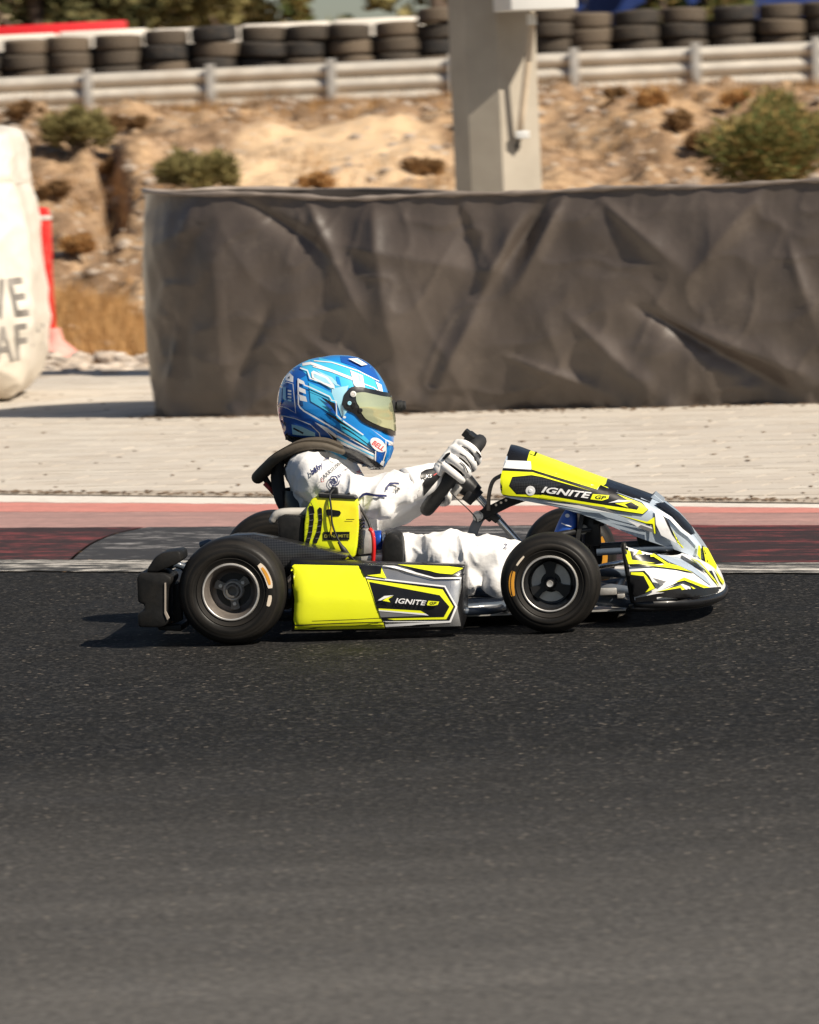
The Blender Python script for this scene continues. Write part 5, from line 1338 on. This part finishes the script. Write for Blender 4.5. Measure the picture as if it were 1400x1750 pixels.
suit_items = [(text_bm('baby', 105, 402, 66, -36, .2, 1.0, 1, .03), 'navy'), (text_bm('race', 262, 218, 26, -20, .1, .9), 'navy'), (text_bm('PAROLIN', 265, 460, 48, -42, .1, 1.05, 1, .02), 'grey_v'), (text_bm('C', 238, 510, 44, -42, .1, 1), 'dred'),
    (text_bm('@', 375, 560, 105, -40, 0, .85), 'navy'), (text_bm('Ia', 455, 455, 60, -40, 0, 1.0), 'navy'), (text_bm('me', 525, 360, 34, -30, 0, .9), 'navy'), (text_bm('X', 705, 412, 56, -32, 0, 1.1), 'dred'),
    (band([(85, 40), (200, 30), (330, 75), (420, 120), (500, 170), (555, 185)], 42), 'lblue'), (band([(110, 92), (170, 72), (240, 78)], 9), 'navy'),
    (band([(735, 715), (780, 670), (830, 655), (900, 668), (1090, 682)], 30), 'navy'), (band([(1090, 610), (1105, 555), (1140, 522), (1190, 512), (1255, 520)], 24), 'navy'), (text_bm('SP', 1190, 605, 50, 18, 0, 1.0), 'black_v')]
for it in suit_items: livery('suit_print', bo_, man, [it], M, Z3b, 4, base=.0055)
for it in ((text_bm('Z', 1168, 1262, 44, 8, 0, .9), 'navy'), (text_bm('.', 905, 1240, 44, 10, 0, .9), 'navy')): livery('trouser_print', bo_, man, [it], M, (660, 720, 5.833), 6, base=.003)
# ---- gloves: palm, four fingers bent round the rim, thumb
M['glove'] = mat('white_glove', (.76, .75, .74), .75, var=.06, dirt=(.45, .38, .32), dirt_amt=.4, bmp=.3, bs=40)
M['black_c'] = mat('black_cloth', (.02, .02, .022), .7, var=.2)
def glove(alpha, side, wrist, name_lab=None):
    """alpha: angle up the rim; side -1 near, +1 far; wrist: kart-frame point"""
    ct = lambda a: SC+T_st*(RSW*math.sin(a))+YV*(side*RSW*math.cos(a))
    mb = kb(); outv = lambda a: (T_st*math.sin(a)+YV*side*math.cos(a))
    tang = lambda a: (T_st*math.cos(a)-YV*side*math.sin(a))
    knuck = []
    for j, (off, rf) in enumerate(((.034, .0108), (.0118, .0116), (-.0108, .0114), (-.0325, .0098))):
        a = alpha+off/RSW; c = ct(a); o_ = outv(a); R0 = rSW+rf*1.05; pts = []
        for th, rr in ((18, R0+.012), (48, R0+.008), (85, R0+.004), (125, R0+.002), (170, R0), (215, R0-.001), (245, R0-.002)):
            th = math.radians(th); pts.append(c+n_st*math.cos(th)*rr+o_*math.sin(th)*rr)
        knuck.append(pts[0]); mb.tube(pts, [rf*1.1, rf*1.12, rf*1.05, rf, rf*.97, rf*.92, rf*.85], 12, sub=3, round_caps=True)
    cen = sum(knuck, Vector())/4; c = ct(alpha); o_ = outv(alpha)
    # palm: from the wrist to the knuckles
    hand_dir = (cen-wrist).normalized(); wide = tang(alpha)
    for j, f in enumerate((-.9, -.3, .3, .9)):
        kk = knuck[3-j]; mb.tube([wrist+wide*.017*f, wrist.lerp(kk, .5)+o_*.008+wide*.008*f, kk+o_*.002], [.0185, .016, .0115], 14, sub=4, round_caps=True)
    # thumb closes on the inside of the rim, from the base of the palm
    th0 = wrist.lerp(cen, .38)+wide*.028-o_*.006; ca_ = ct(alpha+.046/RSW); io = outv(alpha+.046/RSW)
    mb.tube([th0, th0.lerp(ca_+n_st*.034-io*.006, .6), ca_+n_st*.030-io*.016+wide*.004, ca_-n_st*.002-io*.034+wide*.008], [.0135, .0125, .0115, .0095], 12, sub=3, round_caps=True)
    g = mb.build('glove', M['glove'], man, 180)
    rm = g.modifiers.new('r', 'REMESH'); rm.mode = 'VOXEL'; rm.voxel_size = .0022
    s_ = g.modifiers.new('s', 'SMOOTH'); s_.factor = .45; s_.iterations = 3; bake(g, 0); shade(g.data, 180)
    return g, knuck
al = math.asin(.046/RSW)
w_near = K(750, 806, -.108)
g1, kn = glove(al, -1, w_near)
g2, _ = glove(-al*1.0, 1, K(738, 846, .125))
# wrist cuff of the near glove
def cuff(pts, m, nm, rads, parent):
    mb = kb(); mb.tube([K(x, y, yl) for x, y, yl in pts], rads, 24, sub=4); return mb.build(nm, m, parent, 180)
cf = cuff([(694, 830, -.146), (715, 824, -.126), (738, 814, -.104), (752, 806, -.095)], M['glove'], 'glove_cuff', [.047, .044, .037, .028], man)
cuff([(668, 868, .148), (700, 860, .135), (735, 848, .125)], M['glove'], 'glove_cuff', [.044, .040, .031], man)
Z3 = (660, 720, 5.833)
livery('glove_print', cf, cf, [(band([(128, 490), (150, 600), (190, 700), (262, 800)], 34), 'black_v'), ([(345, 560), (350, 510), (390, 485), (520, 460), (560, 500), (545, 545), (480, 620), (420, 690), (370, 745), (375, 660)], 'black_v'), (text_bm('KS', 390, 568, 32, -8, .2, 1.25), 'white_v'), (band([(470, 540), (510, 515)], 10), 'dred'), (band([(265, 700), (330, 690)], 4), 'grey_v'), (band([(290, 660), (310, 750)], 4), 'grey_v')], M, Z3, 6, base=.002)
livery('glove_print', g1, g1, [(band([(750, 250), (810, 268), (860, 320), (890, 390), (935, 430)], 11), 'black_v'), (band([(735, 320), (790, 350), (840, 420), (862, 480), (890, 500)], 10), 'black_v'), (band([(740, 405), (780, 440), (815, 510)], 9), 'black_v'), (band([(895, 300), (925, 330), (940, 360)], 16), 'black_v'), ([(560, 380), (600, 330), (640, 310), (640, 335), (585, 385)], 'black_v'), (band([(520, 400), (560, 425)], 14), 'grey_v')], M, Z3, 5, base=.0022)
# ---- shoes
M['shoe'] = mat('blue_boot', (.02, .09, .42), .45, var=.15, vs=20)
def shoe(s):
    mb = kb(); yl = s*.085; rings = []
    for (x, y, a, b) in ((942, 985, .030, .028), (948, 975, .038, .034), (956, 955, .036, .034), (962, 930, .032, .034), (968, 905, .028, .035), (974, 882, .022, .033), (977, 870, .013, .026), (978, 865, .004, .012)):
        q = K(x, y, yl); rings.append([q+Vector((a*math.cos(t), b*math.sin(t), -.25*a*math.cos(t))) for t in np.linspace(0, 2*math.pi, 24, endpoint=False)])
    mb.loft(rings); o = mb.build('shoe', M['shoe'], man, 60); z_ = o.modifiers.new('s', 'SUBSURF'); z_.levels = 1; z_.render_levels = 1; bake(o, 0); shade(o.data, 180)
    mb = kb(); so_ = [K(x, y, yl)+Vector((.004, 0, 0)) for x, y in ((954, 990), (972, 965), (980, 930), (986, 900), (990, 875))]
    rr = [[q+Vector((.0, -.03, 0)), q+Vector((.012, -.03, .003)), q+Vector((.012, .03, .003)), q+Vector((0, .03, 0))] for q in so_]; mb.loft(rr); mb.build('sole', M['rubber'], o, None); return o
shn = shoe(-1); shoe(1)
livery('shoe_print', shn, shn, [(ellipse(607, 660, 17, 15), 'white_v'), (band([(560, 720), (600, 735), (640, 745)], 8), 'white_v')], M, Z4, 6, base=.002)
# ---- neck collar and chest protector behind the shoulders
M['collar'] = mat('dusty_black_foam', (.085, .068, .048), .75, var=.4, vs=8, dirt=(.34, .25, .15), dirt_amt=.95, bmp=.2, bs=60)
mb = kb(); P = []
for (x, y, yl) in ((585, 772, -.135), (552, 762, -.145), (512, 764, -.140), (472, 784, -.115), (447, 808, -.06), (441, 816, 0), (447, 808, .06), (472, 784, .115), (512, 764, .14), (552, 762, .145), (585, 772, .135)): P.append(K(x, y, yl) if yl <= 0 else Vector((K(x, y, -yl).x, yl, K(x, y, -yl).z)))
mb.tube(P, [.008, .010, .012, .013, .016, .017, .016, .013, .012, .010, .008], 14, sub=5, round_caps=True); mb.build('neck_collar', M['collar'], man, 180)
CC = K(560, 766, 0); mb = kb(); Po, _ = catmull(P, [1]*len(P), 4); r0_ = []
for k_, f_ in enumerate((1.02, .86, .68, .50)): r0_.append([CC.lerp(q, f_)+Vector((0, 0, (.006, .014, .016, .012)[k_])) for q in Po])
mb.loft(r0_, closed=False, cap=False); cp = mb.build('collar_pad', M['collar'], man, 180); s_ = cp.modifiers.new('t', 'SOLIDIFY'); s_.thickness = .018; s_.offset = 0; bake(cp, 0); shade(cp.data, 60)
mb = kb(); mb.tube([K(478, 790, -.06), K(474, 815, -.05), K(480, 850, -.05), K(492, 880, -.05)], [.014, .018, .018, .014], 10, sub=4, round_caps=True)
mb.tube([K(452, 815, -.03), K(466, 838, -.02), K(480, 850, -.02)], [.008, .009, .008], 8, sub=3); mb.build('back_protector', M['black_c'], man, 180)
mb = kb(); mb.tube([K(452, 826, -.035), K(468, 842, -.03)], .006, 8); mb.build('red_strap', M['dred'], man, 180)
# ---- helmet
M['h_mid'] = mat('helmet_blue', (.018, .24, .66), .16, var=.05, coat=.8); M['h_deep'] = mat('helmet_deep_blue', (.012, .095, .40), .16, var=.05, coat=.8)
M['h_cyan'] = mat('helmet_cyan', (.07, .50, .78), .16, var=.05, coat=.8); M['h_pale'] = mat('helmet_pale_blue', (.36, .66, .80), .16, var=.04, coat=.8)
M['h_white'] = mat('helmet_white', (.80, .80, .80), .16, var=.03, coat=.8); M['h_black'] = mat('helmet_black', (.012, .012, .013), .25, var=.2, coat=.3)
outl = [(474, 690), (477, 668), (486, 645), (502, 628), (524, 616), (552, 610), (585, 607), (612, 611), (634, 624), (650, 643), (661, 664), (667, 684), (671, 706), (673, 728), (674, 748), (671, 766), (666, 782), (655, 803), (640, 801), (612, 791), (585, 780), (567, 772), (545, 766), (518, 760), (490, 752), (482, 728), (476, 708)]
HC = K(574, 694, 0); pts = [K(x, y, 0)-HC for x, y in outl]
angs = np.array([math.atan2(q.z, q.x) for q in pts]); rad = np.array([math.hypot(q.x, q.z) for q in pts]); od = np.argsort(angs); angs = angs[od]; rad = rad[od]
angs = np.concatenate([angs-2*math.pi, angs, angs+2*math.pi]); rad = np.concatenate([rad]*3)
NA_, NB_ = 300, 120; mb = kb(); vs = []; fs = []
tg = np.linspace(-math.pi, math.pi, NA_, endpoint=False); rr_ = np.interp(tg, angs, rad)
rr_ = sum(np.roll(rr_, k) for k in (-2, -1, 0, 1, 2))/5
for i in range(NA_):
    for k in range(NB_+1):
        ph = -math.pi/2+math.pi*k/NB_; cf_ = max(0, math.cos(ph))**.78; w_ = .128*(1-.10*max(0, -math.sin(tg[i]))*cf_)
        vs.append(HC+Vector((math.cos(tg[i])*rr_[i]*cf_, w_*math.sin(ph), math.sin(tg[i])*rr_[i]*cf_)))
for i in range(NA_):
    j = (i+1) % NA_
    for k in range(NB_): fs.append((i*(NB_+1)+k, j*(NB_+1)+k, j*(NB_+1)+k+1, i*(NB_+1)+k+1))
mb.add(vs, fs)
helm = mb.build('helmet', M['h_mid'], man, 180, True)
bmx = bmesh.new(); bmx.from_mesh(helm.data); bmesh.ops.remove_doubles(bmx, verts=bmx.verts, dist=1e-5); bmesh.ops.recalc_face_normals(bmx, faces=bmx.faces); bmx.to_mesh(helm.data); bmx.free(); shade(helm.data, 180)
helm['label'] = 'blue, white and cyan full face helmet'
Z1 = (460, 600, 5.6)
hit = [
    ([(60, 340), (200, 180), (300, 140), (380, 215), (300, 262), (285, 500), (330, 580), (500, 700), (650, 800), (650, 880), (160, 815), (80, 640), (60, 500)], 'h_deep'),
    ([(280, 150), (430, 50), (700, 120), (1000, 270), (1130, 430), (1060, 440), (900, 360), (720, 350), (600, 365), (420, 280)], 'h_cyan'),
    ([(680, 50), (860, 60), (990, 150), (1060, 280), (960, 240), (820, 150), (690, 105)], 'h_deep'),
    ([(600, 360), (760, 330), (740, 400), (700, 520), (760, 560), (700, 640), (650, 500), (600, 450)], 'h_pale'),
    ([(380, 300), (600, 400), (640, 500), (655, 625), (600, 600), (400, 480)], 'h_cyan'),
    ([(440, 180), (600, 250), (690, 340), (640, 330), (540, 250)], 'h_pale'),
    ([(900, 250), (1010, 300), (1030, 370), (920, 330)], 'h_cyan'), ([(640, 240), (670, 250), (692, 340), (650, 310)], 'h_mid'),
    ([(650, 620), (900, 800), (1000, 900), (980, 930), (700, 770)], 'h_cyan'),
    (band([(320, 130), (400, 118), (600, 190), (800, 268)], 26), 'h_white'), (band([(430, 95), (600, 110), (850, 190), (1050, 290)], 9), 'h_white'), (band([(420, 150), (640, 210), (800, 275), (1000, 350), (1110, 430)], 8), 'h_white'),
    ([(405, 205), (425, 190), (560, 250), (625, 330), (628, 362), (520, 320), (412, 255)], 'h_white'), ([(425, 215), (540, 260), (600, 325), (520, 300), (430, 250)], 'h_pale'),
    ([(775, 185), (895, 235), (920, 380), (812, 330)], 'h_white'), ([(845, 225), (868, 232), (885, 300), (858, 292)], 'h_pale'), ([(1015, 290), (1072, 325), (1092, 425), (1052, 395)], 'h_white'),
    (band([(282, 265), (284, 510), (300, 540), (335, 572), (640, 748), (1005, 965)], 13), 'h_white'), (band([(290, 500), (345, 560), (640, 728), (900, 890)], 4), 'h_black'),
    ([(288, 268), (336, 292), (348, 326), (288, 308)], 'h_white'), ([(288, 345), (350, 370), (356, 412), (290, 386)], 'h_white'), ([(290, 415), (355, 436), (368, 486), (300, 472)], 'h_white'),
    (band([(300, 165), (370, 190), (390, 250), (400, 268)], 12), 'h_white'), (band([(390, 262), (500, 300), (600, 352)], 10), 'h_white'),
    (band([(335, 325), (400, 350), (580, 435), (600, 470), (640, 478), (648, 610), (700, 660), (900, 800)], 11), 'h_white'), (band([(400, 372), (570, 445), (590, 470)], 5), 'h_black'),
    ([(480, 425), (560, 470), (640, 500), (642, 610), (560, 560), (600, 560), (520, 500), (570, 510)], 'h_deep'), ([(500, 440), (630, 500), (640, 590), (590, 520)], 'h_black'), ([(510, 570), (640, 630), (860, 790), (700, 700)], 'h_black'),
    ([(440, 678), (560, 730), (650, 800), (645, 868), (575, 790)], 'h_white'), ([(560, 765), (650, 830), (640, 862)], 'h_black'), ([(590, 780), (650, 800), (655, 825), (610, 800)], 'h_white'),
    ([(655, 800), (1012, 985), (1012, 1045), (830, 960), (655, 862)], 'h_white'), ([(655, 822), (1005, 1000), (1005, 1012), (655, 838)], 'h_cyan'), (band([(700, 720), (850, 820), (1000, 935)], 9), 'h_black'), (band([(655, 770), (850, 865), (1005, 965)], 6), 'h_black'),
    ([(222, 698), (320, 720), (440, 775), (445, 808), (232, 792)], 'h_pale'), (band([(240, 735), (330, 780)], 16), 'h_black'),
    (band([(85, 605), (250, 640), (400, 700), (480, 775), (492, 820)], 8), 'h_white'), (band([(85, 515), (180, 545), (262, 592), (248, 450), (236, 320), (180, 300), (120, 330)], 7), 'h_white'),
    ([(170, 245), (205, 215), (240, 250), (238, 305), (165, 282)], 'h_white'), ([(185, 262), (205, 245), (205, 270)], 'h_black'),
    ([(143, 348), (170, 350), (168, 472), (140, 466)], 'h_pale'), ([(112, 350), (130, 345), (128, 480), (95, 520)], 'h_mid')]
for k in range(4): hit.append(([(188, 372+k*30), (222, 378+k*30), (222, 394+k*30), (188, 389+k*30)], 'h_white' if k < 3 else 'h_pale'))
hit += [([(960, 735), (1100, 838), (1200, 880), (1195, 915), (1105, 850)], 'h_white'), (band([(1108, 850), (1108, 960), (1070, 1090)], 9), 'h_white'), ([(1120, 900), (1190, 905), (1150, 1020), (1095, 1080)], 'h_mid'), ([(1060, 1040), (1095, 1050), (1080, 1095), (1050, 1090)], 'h_white'),
    (band([(1012, 950), (1012, 1050)], 9), 'h_white'), ([(1020, 960), (1100, 960), (1060, 1060), (1020, 1050)], 'h_deep'),
    ([(755, 85), (840, 82), (935, 140), (880, 150)], 'h_white'), ([(800, 95), (840, 92), (890, 130), (860, 135)], 'h_pale'),
    ([(130, 792), (300, 812), (600, 858), (850, 955), (1000, 1035), (1090, 1100), (1080, 1180), (820, 1120), (560, 1010), (150, 890)], 'h_black'),
    (ellipse(1035, 893, 86, 52, 42), 'h_white'), (text_bm('BELL', 972, 884, 44, 34, .12, .95, 1.0, .03), 'red_v'),
    (ellipse(722, 630, 14, 12), 'h_white')]
livery('helmet_print', helm, helm, hit, M, Z1, 5, base=.0008, step=.00012)
def in_poly(x, y, P):
    c = False; j = len(P)-1
    for i in range(len(P)):
        if (P[i][1] > y) != (P[j][1] > y) and x < (P[j][0]-P[i][0])*(y-P[i][1])/(P[j][1]-P[i][1])+P[i][0]: c = not c
        j = i
    return c
def shell(name, polypx, m, off, thick, parent):
    """a curved plate over the helmet: the part of its surface inside a side-view outline, both sides"""
    P = [(K(x, y, -.10).x, K(x, y, -.10).z) for x, y in polypx]; me = helm.data; keep = []
    T = KI @ PM
    for f in me.polygons:
        c = T @ f.center
        if in_poly(c.x, c.z, P): keep.append(f)
    idx = {}; vs = []; fs = []
    for f in keep:
        for i in f.vertices:
            if i not in idx: idx[i] = len(vs); v = me.vertices[i]; vs.append(PM @ (v.co+v.normal*off))
        fs.append([idx[i] for i in f.vertices])
    # even out the cut edge
    ec = {}
    for f in fs:
        for a, b in zip(f, f[1:]+f[:1]): k_ = (min(a, b), max(a, b)); ec[k_] = ec.get(k_, 0)+1
    nb = {}
    for (a, b), c in ec.items():
        if c == 1: nb.setdefault(a, []).append(b); nb.setdefault(b, []).append(a)
    HB = bvh_of(helm)
    for _ in range(14):
        new = {a: (vs[a]*2+vs[l[0]]+vs[l[1]])/4 for a, l in nb.items() if len(l) == 2}
        for a, q in new.items(): vs[a] = q
    for a in nb:
        h, n, i_, dd = HB.find_nearest(vs[a])
        vs[a] = h+(vs[a]-h).normalized()*off if dd > 1e-4 else vs[a]
    mb = MB(); mb.add(vs, fs); o = mb.build(name, m, parent, 180)
    s_ = o.modifiers.new('t', 'SOLIDIFY'); s_.thickness = thick; s_.offset = 1; bake(o, 0); shade(o.data, 50); return o
def visor_mat():
    m, t, p = newmat('mirrored_visor'); v = coords(t)
    p.inputs['Base Color'].default_value = (.64, .67, .42, 1); p.inputs['Metallic'].default_value = .68; p.inputs['Roughness'].default_value = .07; p.inputs['Coat Weight'].default_value = .6; return m
shell('visor_frame', [(586, 690), (590, 672), (600, 661), (612, 660), (640, 668), (700, 690), (700, 752), (668, 748), (640, 732), (619, 721), (607, 706), (592, 699)], M['h_black'], .0022, .0012, helm)
vis = shell('visor', [(606, 672), (620, 670), (640, 676), (700, 695), (700, 745), (669, 740), (640, 725), (625, 716), (616, 702)], visor_mat(), .0036, .0018, helm)
tb = bvh_of(vis); tf_ = bvh_of(helm)
for (x, y, r, mk) in ((603, 674, .0085, 'alloy'), (604, 691, .0075, 'blackmetal'), (615, 701, .006, 'blackmetal'), (597, 689, .0055, 'h_pale')):
    d = ray(x, y); h, n, i_, dd = tf_.ray_cast(CAM, d)
    if n.dot(d) > 0: n = -n
    mb = MB(); mb.lathe([(0, .0065), (r*.3, .0065), (r*.4, .0055), (r*.5, .0075), (r*.95, .0072), (r, .0055), (r, 0)], h, n, 20); mb.build('pivot', M[mk], helm, 40)
# small black camera on the visor
q = K(672, 694, 0); mb = kb(); mb.box(q+Vector((.0, 0, 0)), (.012, .03, .030), bev=.003); mb.tube([q, q+Vector((.016, 0, 0))], .009, 12); mb.lathe([(0, .03), (.010, .03), (.012, .028), (.012, .022), (.0145, .020), (.0145, .008), (.011, .006), (.009, 0)], q+Vector((.004, 0, .0)), (1, 0, .02), 20); mb.build('visor_camera', M['rubber'], helm, 40)
# print on the white cushion
M['bag_p'] = mat('grey_print', (.24, .22, .20), .6, var=.5, vs=9); M['bag_d'] = mat('dark_print', (.05, .055, .065), .6, var=.2)
for nm_, it in (('V', (text_bm('V', -16, 545, 66, -7, -.12, .62), 'bag_p')), ('E', (text_bm('E', 22, 541, 66, -7, -.12, .62), 'bag_p')), ('A', (text_bm('A', -8, 620, 60, -8, .18, .55), 'bag_p')), ('F', (text_bm('F', 24, 615, 60, -8, .18, .6), 'bag_p')), ('b', ([(62, 545), (74, 541), (72, 600), (52, 612)], 'bag_d'))):
    livery('cushion_letter' if nm_ != 'b' else 'cushion_stripe', bagm, bag, [it], M, (0, 0, 1), 8, base=.004)
